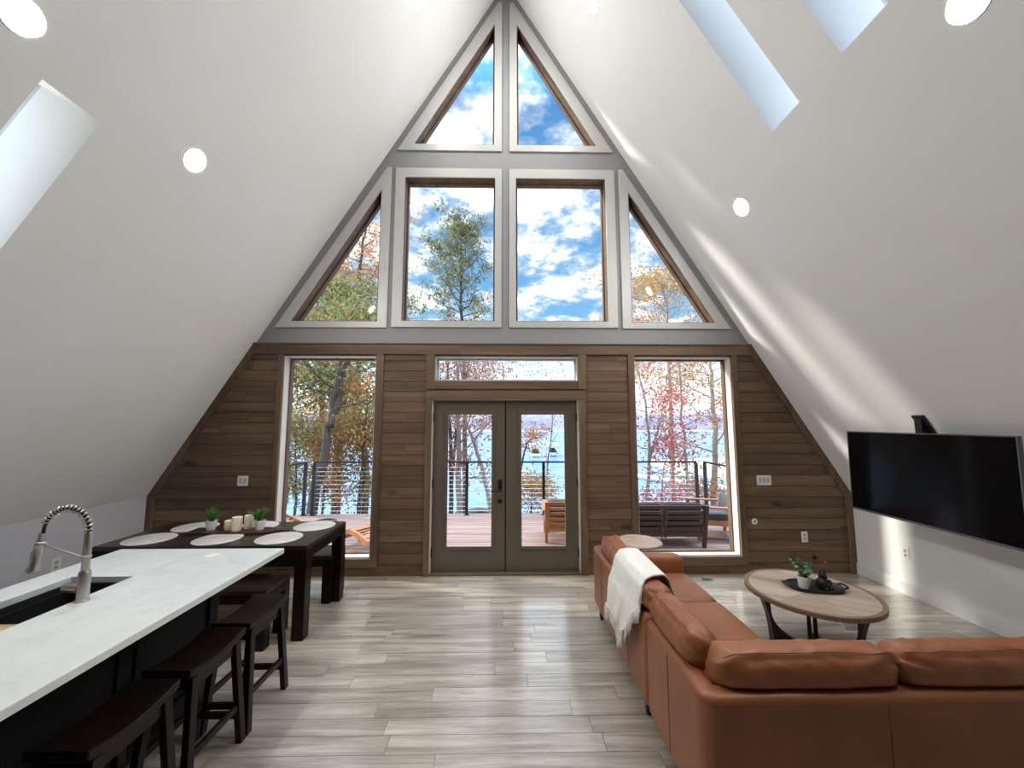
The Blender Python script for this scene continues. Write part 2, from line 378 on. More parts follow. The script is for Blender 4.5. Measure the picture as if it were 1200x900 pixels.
# ---- front gable wall with every opening
def mir(lp): return [(-x, z) for x, z in reversed(lp)]
H_rect = [(-1.30, 3.045), (-.13, 3.045), (-.13, 4.95), (-1.30, 4.95)]
H_top = [(-1.20, 5.405), (-.145, 5.405), (-.145, 7.17)]
H_side = [(-2.665, 3.035), (-1.59, 3.035), (-1.59, 4.79)]
O_rect = [(-1.42, 2.968), (-.048, 2.968), (-.048, 5.075), (-1.42, 5.075)]
O_top = [(-1.415, 5.32), (-.05, 5.32), (-.05, 7.485), (-.105, 7.485)]
O_side = [(-2.855, 2.96), (-1.475, 2.96), (-1.475, 5.085), (-1.53, 5.085)]
H_tl = [(-2.71, .205), (-1.583, .205), (-1.583, 2.60), (-2.71, 2.60)]
H_tr = [(1.60, .205), (2.818, .205), (2.818, 2.60), (1.60, 2.60)]
H_tran = [(-.868, 2.297), (.906, 2.297), (.906, 2.60), (-.868, 2.60)]
H_door = [(-.895, 0.0), (.900, 0.0), (.900, 2.075), (-.895, 2.075)]
holes = [H_rect, mir(H_rect), H_top, mir(H_top), H_side, mir(H_side), H_tl, H_tr, H_tran, H_door]
WB = WY + .17
mb = MB(); mb.plate([[(-HW-.15, -.2), (HW+.15, -.2), (HW+.15, KZ+.1), (.08, RZ+.08), (-.08, RZ+.08), (-HW-.15, KZ+.1)]] + holes,
                    lambda p: (p[0], WY, p[1]), lambda p: (p[0], WB, p[1]))
wall_front = structure(mb.build('wall_front', M['grey_paint']))
# ---- shiplap boards on the lower wall
CY = 4.715
rects = [(-2.76, -1.51, .11, 2.7), (1.54, 2.88, .11, 2.7), (-.955, .975, -.1, 2.155), (-.955, .99, 2.2, 2.7)]
mb = MB(); pit = .1275; z = .0; rnd = random.Random(11)
zc = sorted({.0, 2.625} | {r[2] for r in rects if 0 < r[2] < 2.62} | {r[3] for r in rects if 0 < r[3] < 2.62})
while z < 2.62:
    zt = min(z+pit, 2.625); cuts = [z] + [q for q in zc if z+.004 < q < zt-.004] + [zt]
    for a, b in zip(cuts[:-1], cuts[1:]):
        spans = [(-slope_x((a+b)/2)+.03, slope_x((a+b)/2)-.03)]
        for x0, x1, z0, z1 in rects:
            if z0 < (a+b)/2 < z1:
                nspan = []
                for p, q in spans:
                    if x1 <= p or x0 >= q: nspan.append((p, q)); continue
                    if p < x0: nspan.append((p, x0))
                    if q > x1: nspan.append((x1, q))
                spans = nspan
        for p, q in spans:
            xs = [p]; w = q-p
            if w > 1.5 or rnd.random() < .22: xs.append(p + w*rnd.uniform(.25, .75))
            xs.append(q)
            for u, v in zip(xs[:-1], xs[1:]):
                lo = .003 if a == z else 0; hi = .003 if b == zt else 0; g = .0005
                mb.add([(u+g, CY+.010, a+.0008), (v-g, CY+.010, a+.0008), (v-g, CY, a+lo+.0008), (u+g, CY, a+lo+.0008),
                        (u+g, CY, b-hi-.0008), (v-g, CY, b-hi-.0008), (v-g, CY+.010, b-.0008), (u+g, CY+.010, b-.0008)],
                       [(0,1,2,3), (3,2,5,4), (4,5,6,7), (0,3,4,7), (1,6,5,2)])
    z = zt
clad = mb.build('wood_cladding', M['clad'], wall_front)
# ---- wood trims on the lower wall
def trim(n, boards, mat, parent=None):
    mb = MB()
    for x0, x1, z0, z1, d in boards: mb.box(x0, x1, CY-d, CY+.02, z0, z1)
    return structure(mb.build('trim_%d' % n, M[mat], parent, bevel=.003))
bx = slope_x(2.69)
trim(1, [(-bx, -.55, 2.622, 2.745, .02), (-.549, 1.9, 2.622, 2.745, .02), (1.901, bx, 2.622, 2.745, .02)], 'trimwood_h')
trim(2, [(-slope_x(2.75)+.0, slope_x(2.75), 2.746, 2.762, .032)], 'trimwood_h')
trim(3, [(-2.775, -2.71, .12, 2.622, .02), (-1.583, -1.49, .12, 2.622, .02), (1.52, 1.60, .12, 2.622, .02), (2.818, 2.89, .12, 2.622, .02)], 'trimwood_v')
trim(4, [(-2.775, -1.49, .105, .204, .022), (1.52, 2.89, .105, .204, .022)], 'trimwood_h')
trim(5, [(-.97, -.868, 2.195, 2.622, .02), (.906, 1.005, 2.195, 2.622, .02)], 'trimwood_v')
trim(6, [(-.867, .905, 2.195, 2.296, .02), (-.965, .99, 2.077, 2.172, .024)], 'trimwood_h')
trim(7, [(-.965, -.895, .0, 2.076, .02), (.900, .99, .0, 2.076, .02)], 'trimwood_v')
# boards that follow the sloping roof line, both sides
for s, n in ((-1, 8), (1, 9)):
    mb = MB(); w = .075; dx = w*hypot(SL, 1)/SL
    f0 = lambda p: (s*p[0], CY-.022, p[1]); f1 = lambda p: (s*p[0], CY+.02, p[1])
    mb.prism([(slope_x(KZ), KZ), (slope_x(2.745), 2.745), (slope_x(2.745)-dx, 2.745), (HW-w, KZ-.03)], f0, f1)
    mb.prism([(HW, .0), (HW, KZ), (HW-w, KZ-.031), (HW-w, .0)], f0, f1)
    structure(mb.build('trim_%d' % n, M['trimwood_v'], bevel=.003))
# ---- windows
def inset(lp, d):
    n = len(lp); out = []
    for i in range(n):
        a, b, c = Vector(lp[i-1]), Vector(lp[i]), Vector(lp[(i+1) % n])
        e1 = (b-a).normalized(); e2 = (c-b).normalized()
        n1 = Vector((-e1.y, e1.x)); n2 = Vector((-e2.y, e2.x))
        k = d/(1+n1.dot(n2)); q = b + (n1+n2)*k; out.append((q.x, q.y))
    return out
def window(n, hole, casing=None, fw=.028, frame='frame_wood', liner='frame_wood'):
    fr = MB(); i1 = inset(hole, .0); i2 = inset(hole, fw)
    fr.plate([i1, i2], lambda p: (p[0], WY+.095, p[1]), lambda p: (p[0], WY+.165, p[1]))
    o = structure(fr.build('window_%d' % n, M[frame]))
    ln = MB(); ln.plate([hole, inset(hole, .012)], lambda p: (p[0], WY-.012, p[1]), lambda p: (p[0], WY+.096, p[1]))
    ln.build('jamb_liner', M[liner], o)
    g = MB(); g.plate([inset(hole, fw-.004)], lambda p: (p[0], WY+.13, p[1]), lambda p: (p[0], WY+.136, p[1]))
    g.build('pane', M['glass'], o)
    if casing:
        c = MB(); c.plate([casing, inset(hole, .004)], lambda p: (p[0], WY-.022, p[1]), lambda p: (p[0], WY, p[1]))
        c.build('casing', M['white_trim'], o, bevel=.004)
    return o
window(1, H_tl, liner='jamb_pale'); window(2, H_tr, liner='jamb_pale')
window(3, H_tran, frame='white_trim', liner='white_trim')
window(4, H_rect, O_rect); window(5, mir(H_rect), mir(O_rect))
window(6, H_top, O_top); window(7, mir(H_top), mir(O_top))
window(8, H_side, O_side); window(9, mir(H_side), mir(O_side))
# skylight glazing and curb
k = 10
for s in (-1, 1):
    for y0, y1, z0, z1 in SKY[s]:
        at = lambda p, d: (s*((RZ-p[1])/SL + d*nx), p[0], p[1] + d*nz)
        lp = [(y0-.06, z0-.06), (y1+.06, z0-.06), (y1+.06, z1+.06), (y0-.06, z1+.06)]; hl = [(y0, z0), (y1, z0), (y1, z1), (y0, z1)]
        c = MB(); c.plate([lp, hl], lambda p: at(p, TH), lambda p: at(p, TH+.08)); o = structure(c.build('window_%d' % k, M['white_trim'])); k += 1
        g = MB(); g.plate([lp], lambda p: at(p, TH+.085), lambda p: at(p, TH+.092)); g.build('pane', M['glass'], o)
# ---- french doors
def door(n, x0, x1, gx0, gx1, hinge_x):
    Y0, Y1 = WY+.045, WY+.09; z0, z1 = .022, 2.062; g0, g1 = .315, 1.885
    mb = MB(); mb.plate([[(x0, z0), (x1, z0), (x1, z1), (x0, z1)], [(gx0-.012, g0-.012), (gx1+.012, g0-.012), (gx1+.012, g1+.012), (gx0-.012, g1+.012)]],
                        lambda p: (p[0], Y0, p[1]), lambda p: (p[0], Y1, p[1]))
    o = structure(mb.build('door_%d' % n, M['door_paint'], bevel=.002))
    b = MB(); b.plate([[(gx0-.04, g0-.04), (gx1+.04, g0-.04), (gx1+.04, g1+.04), (gx0-.04, g1+.04)], [(gx0, g0), (gx1, g0), (gx1, g1), (gx0, g1)]],
                      lambda p: (p[0], Y0-.012, p[1]), lambda p: (p[0], Y0+.01, p[1]))
    b.build('glazing_bead', M['door_paint'], o, bevel=.006)
    g = MB(); g.box(gx0-.01, gx1+.01, Y0+.018, Y0+.024, g0-.01, g1+.01); g.build('pane', M['glass'], o)
    for hz in (.24, 1.05, 1.85):
        h = MB(); h.tube([(hinge_x, Y0-.006, hz-.05), (hinge_x, Y0-.006, hz+.05)], .009, 10); h.box(hinge_x-.014, hinge_x+.014, Y0-.003, Y0+.002, hz-.045, hz+.045)
        h.build('hinge', M['black'], o, smooth=40)
    return o
dl = door(1, -.882, -.004, -.697, -.166, -.884); dr = door(2, .012, .888, .202, .728, .890)
Y0 = WY+.045
h = MB(); h.box(-.085, -.037, Y0-.016, Y0-.001, .955, 1.10); h.build('handle_plate', M['black'], dl, bevel=.012, seg=3, smooth=40)
h = MB(); h.tube([(-.061, Y0-.012, .968), (-.061, Y0-.06, .968)], .011, 12); h.tube([(-.052, Y0-.056, .968), (-.17, Y0-.056, .966)], .0085, 12)
h.build('door_handle', M['black'], dl, smooth=40)
h = MB(); h.lathe([(.028, 0), (.028, .012), (.02, .018)], 20, Matrix.Translation((-.061, Y0-.0005, .845)) @ Matrix.Rotation(pi/2, 4, 'X')); h.build('deadbolt', M['black'], dl, smooth=40)
# astragal strip between the leaves, threshold and frame
h = MB(); h.box(-.005, .013, Y0+.005, Y0+.05, .02, 2.063); h.build('astragal', M['black'], dl)
mb = MB(); mb.box(-.893, .898, WY-.03, WY+.165, .0005, .02); structure(mb.build('trim_10', M['trimwood_h'], bevel=.003))
mb = MB(); mb.box(-.895, -.8845, WY-.01, WY+.16, .02, 2.075); mb.box(.8905, .900, WY-.01, WY+.16, .02, 2.075); mb.box(-.884, .890, WY-.01, WY+.16, 2.0645, 2.075)
structure(mb.build('trim_11', M['base_white']))
# ---- recessed lamps in the slopes (each gives its own light)
def lamp(y, s, z, label, small=False):
    x = s*(RZ-z)/SL; r = empty('recessed_light', (x, y, z), 0, label, 'ceiling light', 'recessed lamps in the sloped ceilings')
    # local +Z points into the room along the ceiling's inward normal
    q = Vector((-s*nx, 0, -nz)); r.rotation_mode = 'QUATERNION'; r.rotation_quaternion = q.to_track_quat('Z', 'Y')
    a = MB(); a.lathe([(.084, .0005), (.094, .0005), (.094, .004), (.089, .007), (.084, .004)], 32, ring=True); a.build('trim_ring', M['white_trim'], r, smooth=50)
    b = MB(); b.lathe([(.0835, .0008), (.0835, .0055), (.05, .0075), (.001, .008)], 32); b.build('lens', M['lens'], r, smooth=50)
lamp(2.864, -1, 3.829, 'lit round ceiling lamp on the left slope right of the tall skylight')
lamp(1.784, -1, 3.827, 'lit round ceiling lamp in the top left corner above the skylight')
lamp(3.62, 1, 3.935, 'lit round ceiling lamp on the right slope nearest the window wall')
lamp(1.727, 1, 3.932, 'lit round ceiling lamp in the top right corner right of the skylights')
lamp(3.70, -1, 6.27, 'small lit ceiling lamp near the ridge left of the peak windows')
lamp(3.70, 1, 6.27, 'small lit ceiling lamp near the ridge right of the peak windows')
# ---- switch plates, outlets and other small wall fittings
def plate(name, label, cat, c, w, h, face, toggles=(), slots=()):
    """face 'y' = on the wood wall, +1/-1 = on the right/left knee wall"""
    r = empty(name, c, 0, label, cat)
    if face != 'y': r.rotation_euler = (0, 0, -pi/2 if face > 0 else pi/2)
    p = MB(); p.box(-w/2, w/2, -.007, -.0005, -h/2, h/2); p.build('cover_plate', M['white_plastic'], r, bevel=.003)
    for x, z in toggles:
        t = MB(); t.box(x-.016, x+.016, -.011, -.006, z-.032, z+.032); t.build('switch_rocker', M['white_trim'], r, bevel=.003)
    for x, z in slots:
        t = MB(); t.lathe([(.017, 0), (.017, .003), (.015, .004)], 20, Matrix.Translation((x, -.006, z)) @ Matrix.Rotation(pi/2, 4, 'X')); s_ = t.build('socket', M['white_trim'], r, smooth=40)
        q = MB()
        for dx in (-.006, .006): q.box(x+dx-.0012, x+dx+.0012, -.0108, -.0095, z-.001, z+.008)
        q.build('slot', M['blackplastic'], s_)
    return r
plate('switch_plate', 'white double switch plate left of the left tall window', 'light switch', (-3.11, CY, 1.10), .125, .118, 'y', toggles=((-.024, 0), (.024, 0)))
plate('switch_plate', 'white triple switch plate right of the right tall window', 'light switch', (3.145, CY, 1.09), .175, .12, 'y', toggles=((-.048, 0), (0, 0), (.048, 0)))
plate('wall_outlet', 'white outlet low on the wood wall right of the right window', 'outlet', (3.595, CY, .423), .075, .125, 'y', slots=((0, .022), (0, -.022)))
plate('wall_outlet', 'white outlet on the white knee wall under the television', 'outlet', (HW, 4.11, .43), .075, .125, 1, slots=((0, .022), (0, -.022)))
plate('wall_outlet', 'pale outlet on the left knee wall behind the faucet', 'outlet', (-HW, 3.82, .466), .085, .13, -1, slots=((0, .022), (0, -.022)))
g = MB(); g.lathe([(.012, .0005), (.035, .0005), (.037, .005), (.030, .010), (.014, .011), (.012, .006)], 28, Matrix.Translation((3.0, CY, .606)) @ Matrix.Rotation(pi/2, 4, 'X'), ring=True)
r = empty('cable_grommet', (0, 0, 0), 0, 'round white cable grommet with dark hole on the wood wall', 'wall grommet')
g.build('ring', M['white_plastic'], r, smooth=50)
g = MB(); g.lathe([(.0125, .0005), (.0125, .004)], 20, Matrix.Translation((3.0, CY, .606)) @ Matrix.Rotation(pi/2, 4, 'X')); g.build('hole', M['blackplastic'], r)
# gas tap low on the wood wall
M['red'] = plain('red_lacquer', (.30, .03, .02), .4); M['brass'] = plain('brass', (.6, .42, .18), .35, 1.0)
r = empty('wall_tap', (3.70, CY, .185), 0, 'small dark wall tap with red handle low on the wood wall', 'valve')
g = MB(); g.lathe([(.022, .0005), (.022, .006), (.011, .012), (.009, .05)], 16, Matrix.Rotation(pi/2, 4, 'X')); g.build('pipe', M['black'], r, smooth=40)
g = MB(); g.bar((-.01, -.045, .002), (.075, -.05, -.03), .016, .014); g.build('handle', M['red'], r, bevel=.004)
g = MB(); g.tube([(.07, -.05, -.03), (.092, -.052, -.042)], .008, 10); g.build('tip', M['brass'], r, smooth=40)
# floor register
r = empty('floor_vent', (2.315, 4.56, 0), 0, 'flat floor register by the right tall window', 'vent')
g = MB(); g.plate([[(-.06, -.035), (.06, -.035), (.06, .035), (-.06, .035)]] + [[(-.05+.0125*i, -.026), (-.044+.0125*i, -.026), (-.044+.0125*i, .026), (-.05+.0125*i, .026)] for i in range(8)],
                  lambda p: (p[0], p[1], .0045), lambda p: (p[0], p[1], .0008)); g.build('grille', M['steel'], r)
# ================================================================== FURNITURE
def smooth_noise(p, s, seed=0): return noise.noise(Vector((p[0]*s+seed, p[1]*s+seed*1.7, p[2]*s-seed)))
def cushion(size, r, puff=(0, 0, 0), n=14, wr=0, wscale=9, seed=0, M_=None, squash=None):
    """soft rounded box: size = full extents, r = edge radius, puff = bulge per axis; returns (verts, faces)"""
    hx, hy, hz = (q/2 for q in size); bm = bmesh.new(); bmesh.ops.create_cube(bm, size=2)
    bmesh.ops.subdivide_edges(bm, edges=bm.edges[:], cuts=n, use_grid_fill=True)
    vs_ = []
    for v in bm.verts:
        u = v.co; p = Vector((u.x*hx, u.y*hy, u.z*hz))
        q = Vector((max(-hx+r, min(hx-r, p.x)), max(-hy+r, min(hy-r, p.y)), max(-hz+r, min(hz-r, p.z)))); d = p-q
        if d.length > 1e-6:
            # keep the shell at distance r from the inner box
            m = max(abs(d.x), abs(d.y), abs(d.z)); d = d.normalized()*m
        p = q+d
        p.x += puff[0]*u.x*(1-u.y*u.y)*(1-u.z*u.z); p.y += puff[1]*u.y*(1-u.x*u.x)*(1-u.z*u.z); p.z += puff[2]*u.z*(1-u.x*u.x)*(1-u.y*u.y)
        if wr:
            nn = p.normalized()
            w = smooth_noise(p, wscale, seed) + .5*smooth_noise(p, wscale*2.3, seed+5)
            p += nn*w*wr
        if squash: p = squash(p, u)
        vs_.append(M_ @ p if M_ is not None else p)
    fs_ = [tuple(v.index for v in f.verts) for f in bm.faces]; bm.free()
    return vs_, fs_
# ------------------------------------------------------------------ leather corner sofa
sofa = empty('corner_sofa', (.83, 1.72, 0), 0, 'cognac leather corner sofa with its back to the camera', 'sofa')
def sp(mb, name, mat, **k):
    o = mb.build(name, M[mat], None, **k); o.data.transform(Matrix.Translation((-.83, -1.72, 0))); o.parent = sofa; return o
SX, SYN, SYF, FT = .83, 1.72, 3.75, .645
# long side back panel (far module) and the L-shaped corner back panel
mb = MB(); mb.box(SX, SX+.105, 2.397, SYF, .13, FT); sp(mb, 'back_panel', 'leather', bevel=.032, seg=4, smooth=50)
XE = 2.80
lp = []
for i in range(7):
    a = pi + i*(pi/2)/6; lp.append((SX+.075+.075*cos(a), SYN+.075+.075*sin(a)))
lp += [(XE, SYN), (XE, SYN+.105), (SX+.105, SYN+.105), (SX+.105, 2.387), (SX, 2.387)]
mb = MB(); mb.prism(lp, lambda p: (p[0], p[1], .13), lambda p: (p[0], p[1], FT)); sp(mb, 'back_panel', 'leather', bevel=.030, seg=4, smooth=50)
# stitched seams on the panels
for y in (2.08, 2.74, 3.08, 3.44):
    mb = MB(); mb.tube([(SX-.001, y, .15), (SX-.001, y, FT-.035), (SX+.009, y, FT-.01), (SX+.032, y, FT+.001), (SX+.075, y, FT+.001)], .0017, 6); sp(mb, 'seam', 'seam', smooth=60)
for x in (1.62, 2.42):
    mb = MB(); mb.tube([(x, SYN-.001, .15), (x, SYN-.001, FT-.035), (x, SYN+.009, FT-.01), (x, SYN+.032, FT+.001), (x, SYN+.08, FT+.001)], .0017, 6); sp(mb, 'seam', 'seam', smooth=60)
# seat base
mb = MB(); mb.box(SX+.106, 1.58, 2.397, 3.60, .13, .29); sp(mb, 'seat_base', 'leather', bevel=.02, seg=3, smooth=50)
mb = MB(); mb.prism([(SX+.106, SYN+.106), (XE-.01, SYN+.106), (XE-.01, 2.37), (1.58, 2.37), (1.58, 2.46), (SX+.106, 2.46)], lambda p: (p[0], p[1], .13), lambda p: (p[0], p[1], .29)); sp(mb, 'seat_base', 'leather', bevel=.02, seg=3, smooth=50)
# arm at the far end
mb = MB(); mb.add(*cushion((.70, .15, .45), .045, (0, .008, .006), 10, M_=Matrix.Translation((1.283, 3.675, .353)))); sp(mb, 'arm', 'leather', smooth=60)
# seat cushions
def seat(x0, x1, y0, y1, seed):
    mb = MB(); mb.add(*cushion((x1-x0, y1-y0, .165), .045, (.01, .006, .022), 16, .002, 6, seed, Matrix.Translation(((x0+x1)/2, (y0+y1)/2, .366))))
    return sp(mb, 'seat_cushion', 'leather', smooth=70)
seat(SX+.11, 1.635, 3.052, 3.597, 1); seat(SX+.11, 1.635, 2.50, 3.046, 2); seat(SX+.11, 1.635, 1.90, 2.494, 3); seat(1.641, 2.22, 1.90, 2.40, 4); seat(2.226, XE, 1.90, 2.40, 5)
# back cushions: thick, rolled over the top of the panel, creased at the ends
def back_cushion(c, size, rz, seed, wr=.006):
    T = Matrix.Translation(c) @ Matrix.Rotation(rz, 4, 'Z'); sx, sy, sz = size; ft = FT-c[2]
    def sq(p, u):
        # gathered creases running in from each end, fading to the middle, and soft pulls across the top
        e = abs(u.x)**2.5; k = .009*e*sin(p.z*64 + 7*smooth_noise(p, 5, seed) + p.y*45)
        w = sin(p.x*46 + 9*smooth_noise(p, 5, seed+9) + p.z*30 + p.y*12); k += .016*max(0, w)**3*(.25+.9*e+.5*smooth_noise(p, 3, seed+2))*(1-.6*e)
        d = Vector((0, p.y, p.z)); d = d.normalized() if d.length > 1e-6 else Vector((0, 0, 1))
        q = p + d*k; t = max(0, min(1, (p.z-ft+.045)/.075)); q.y -= .080*t*t*(3-2*t)
        return q
    def skin(x, yy):
        r = .06; zz = sz/2 + .010*(1-(2*x/sx)**2)
        return zz
    mb = MB(); mb.add(*cushion(size, .06, (.010, .010, .012), 32, wr, 7, seed, T, sq))
    o = sp(mb, 'back_cushion', 'leather', smooth=80)
    # piping along the rear top edge, laid on the finished surface
    me = o.data; best = {}
    inv = T.inverted() @ Matrix.Translation((.83, 1.72, 0)); loc = [inv @ v.co for v in me.vertices]
    pts = []
    for i in range(61):
        x = (-1+2*i/60)*(sx/2-.022); c_ = [q for q in loc if abs(q.x-x) < sx/45 and q.z > ft+.03 and abs(q.y+.138) < .012]
        if not c_: continue
        pts.append(Vector((x, -.138, max(q.z for q in c_))))
    for _ in range(4): pts = [pts[0]] + [(pts[i-1]+pts[i]*2+pts[i+1])/4 for i in range(1, len(pts)-1)] + [pts[-1]]
    pm = MB(); pm.tube([T @ (p + Vector((0, -.0002, .0002))) for p in pts], .0018, 6)
    m = pm.build('piping', M['seam'], None, smooth=60); m.data.transform(Matrix.Translation((-.83, -1.72, 0))); m.parent = o
    return o
zc, hh = .615, .335; xs_, ys_ = SX+.107+.088, SYN+.107+.088
back_cushion((xs_, 3.31, zc), (.565, .17, hh), -pi/2, 21)      # far cushion
back_cushion((xs_, 2.72, zc), (.585, .17, hh), -pi/2, 22)      # under the throw
back_cushion((xs_, 2.165, zc), (.50, .17, hh), -pi/2, 23)
back_cushion((1.335, ys_, zc), (.80, .17, hh), 0, 24)
back_cushion((2.145, ys_, zc), (.80, .17, hh), 0, 25)
# legs
for x, y in ((SX+.055, SYF-.06), (1.55, SYF-.07), (SX+.06, 2.55), (SX+.09, SYN+.10), (1.56, 2.5), (XE-.09, SYN+.09), (XE-.09, 2.5), (1.85, SYN+.09)):
    mb = MB(); mb.leg((x, y, .0005), (x, y, .133), .026, .026, .042, .042); sp(mb, 'leg', 'blackplastic', bevel=.003)
# ------------------------------------------------------------------ cream throw over the sofa back
mb = MB(); NV, NU = 40, 46
prof0 = [(1.125, .56), (1.10, .66), (1.065, .755), (1.02, .798), (.95, .806), (.89, .796), (.852, .755), (.835, .70), (.822, .66), (.806, .615), (.798, .55), (.792, .48), (.787, .40), (.782, .34)]
def prof(t):
    f = t*(len(prof0)-1); i = min(int(f), len(prof0)-2); a = f-i
    return prof0[i][0]*(1-a)+prof0[i+1][0]*a, prof0[i][1]*(1-a)+prof0[i+1][1]*a
gv = []; rows = []
for i in range(NU+1):
    t = i/NU; row = []
    for j in range(NV+1):
        w = j/NV
        tmax = .86 + .09*max(0, 1-abs(w-.22)/.2) + .03*w
        tt = .02 + t*(tmax-.02); x, z = prof(tt)
        y0 = (2.66 - .21*min(1, tt/.6)) if tt < .6 else 2.45 + .16*min(1, (tt-.6)/.3); y1 = 3.12 - .10*tt
        y = y0 + (y1-y0)*w
        if tt > .62:     # the cloth falls in soft folds down the back
            f = (tt-.62)/.38; x -= f*(.012 + .020*(.5+.5*sin(w*15+1.2))) + (.03*f if .28 < w < .36 else 0)*-.6
        lift = .004*smooth_noise((x, y, z), 9, 3) + .003*smooth_noise((x, y, z), 24, 8)
        if tt < .5: z += abs(lift)+.012*(tt > .15); x += .012*(tt < .25)
        else: x -= abs(lift) + .004
        row.append(len(gv)); gv.append((x, y, z))
    rows.append(row)
gf = [(rows[i][j], rows[i][j+1], rows[i+1][j+1], rows[i+1][j]) for i in range(NU) for j in range(NV)]
mb.add(gv, gf)
thr = mb.build('throw_blanket', M['throw'], smooth=180, recalc=True)
sd = thr.modifiers.new('thick', 'SOLIDIFY'); sd.thickness = .011; sd.offset = 0
tag(thr, 'cream knitted throw with fringe draped over the sofa back', 'throw blanket')
mb = MB(); rnd = random.Random(5)
for j in range(NV*3+1):
    w = min(.999, j/(NV*3)*.999); jj = w*NV; a = int(jj); f = jj-a
    p = Vector(gv[rows[NU][a]]).lerp(Vector(gv[rows[NU][min(a+1, NV)]]), f)
    for q in range(2):
        ln = rnd.uniform(.055, .10); dx, dy = rnd.uniform(-.014, .008), rnd.uniform(-.018, .018)
        b = p + Vector((rnd.uniform(-.014, .006), rnd.uniform(-.006, .006), .012))
        mb.tube([b, b+Vector((dx*.4-.004, dy*.2, -ln*.45)), b+Vector((dx, dy, -ln))], [.0038, .0042, .0022], 5)
for i in range(int(NU*.50), int(NU*.98)):
    p = Vector(gv[rows[i][0]])
    for q in range(3):
        ln = rnd.uniform(.04, .085); b = p + Vector((rnd.uniform(-.008, .002), rnd.uniform(-.004, .008), rnd.uniform(-.006, .008)))
        mb.tube([b, b+Vector((-.006, -.010, -ln*.4)), b+Vector((-.008+rnd.uniform(-.008, .004), -.012+rnd.uniform(-.012, .012), -ln))], [.0038, .0042, .0022], 5)
mb.build('fringe', M['throw'], thr, smooth=60)
# ------------------------------------------------------------------ round coffee table on three curved legs
CT = (2.455, 3.20); TZ = .45
M['oak_top'] = wood('washed_oak', (.38, .29, .22), (.66, .54, .44), 'x', 6, .09, .42, ivar=.18, knots=1.5)
M['oak_edge'] = wood('oak_edge', (.20, .12, .075), (.34, .22, .14), 'x', 6, .2, .45, island=False)
ct = empty('coffee_table', (*CT, 0), R(-35), 'round coffee table with washed wood top and curved black legs', 'coffee table')
# top: sunburst of board wedges inside a ring
mb = MB(); RR = .455; ri = RR-.032; nb = 6
for i in range(nb):
    a0, a1 = 2*pi*i/nb, 2*pi*(i+1)/nb; pl = [(0.0008*cos((a0+a1)/2), 0.0008*sin((a0+a1)/2))] + [(ri*cos(a0+(a1-a0)*k/12+ (.0012 if k == 0 else (-.0012 if k == 12 else 0))), ri*sin(a0+(a1-a0)*k/12)) for k in range(13)]
    mb.prism(pl, lambda p: (p[0], p[1], TZ-.012), lambda p: (p[0], p[1], TZ))
mb.build('top', M['oak_top'], ct)
mb = MB(); mb.plate([[(RR*cos(2*pi*i/72), RR*sin(2*pi*i/72)) for i in range(72)], [((ri+.001)*cos(2*pi*i/72), (ri+.001)*sin(2*pi*i/72)) for i in range(72)]], lambda p: (p[0], p[1], TZ+.001), lambda p: (p[0], p[1], TZ-.032))
mb.lathe([(.001, TZ-.0315), (ri, TZ-.0315), (ri, TZ-.0125), (.001, TZ-.0125)], 48)
mb.build('top_rim', M['oak_edge'], ct, bevel=.004, smooth=30)
def ct_leg(ang):
    a = R(ang)+R(35)
    outer = []; inner = []
    for i in range(13):
        t = i/12; z = (TZ-.033)*(1-t) + .0005*t
        outer.append((.385 - .075*t - .02*sin(pi*t), z))
    for i in range(13):
        t = i/12; z = (TZ-.033)*(1-t) + .052*t
        inner.append((.325 - .02*t - .20*max(0, (t-.35)/.65)**2.2, z))
    foot = [(.02, .052), (.02, .0005)]
    poly = outer + foot[::-1] + inner[::-1]
    m = MB()
    for off in (-.021, .021):
        f = lambda d: (lambda p: (p[0]*cos(a) - (off+d)*sin(a), p[0]*sin(a) + (off+d)*cos(a), p[1]))
        tr = tessellate_polygon([[Vector((p[0], p[1], 0)) for p in poly]]); n = len(poly)
        A = [f(-.014)(p) for p in poly]; B = [f(.014)(p) for p in poly]
        m.add(A+B, [tuple(t) for t in tr] + [(t[2]+n, t[1]+n, t[0]+n) for t in tr] + [(i, (i+1) % n, n+(i+1) % n, n+i) for i in range(n)])
    m.build('leg', M['blackplastic'], ct)
for a in (172, 293, 53): ct_leg(a)
mb = MB(); mb.lathe([(.045, .0008), (.045, .055), (.04, .058)], 24); mb.build('hub', M['blackplastic'], ct, smooth=40)
# tray and what stands on it
tr_ = empty('serving_tray', (2.52, 3.235, TZ+.001), R(-8), 'black oval tray with handles on the round coffee table', 'tray')
def sup(a, rx, ry, e=2.6): c, s_ = cos(a), sin(a); return (rx*math.copysign(abs(c)**(2/e), c), ry*math.copysign(abs(s_)**(2/e), s_))
mb = MB(); m_ = 56; vsx = []; fs2 = []
lev = [(.165, .088, .0008), (.192, .112, .004), (.205, .124, .026), (.198, .117, .027), (.184, .104, .010), (.16, .085, .008)]
for rx, ry, z in lev:
    for i in range(m_): q = sup(2*pi*i/m_, rx, ry); vsx.append((q[0], q[1], z))
for l in range(len(lev)-1):
    for i in range(m_): i2 = (i+1) % m_; fs2.append((l*m_+i, l*m_+i2, (l+1)*m_+i2, (l+1)*m_+i))
fs2.append(tuple(range(m_-1, -1, -1))); fs2.append(tuple((len(lev)-1)*m_+i for i in range(m_)))
mb.add(vsx, fs2); mb.build('tray_body', M['blackplastic'], tr_, smooth=50)
for s in (-1, 1):
    mb = MB(); mb.tube([(s*.198, -.045, .022), (s*.225, -.04, .030), (s*.232, 0, .032), (s*.225, .04, .030), (s*.198, .045, .022)], .008, 10); mb.build('handle', M['blackplastic'], tr_, smooth=60)
pz = TZ+.0095
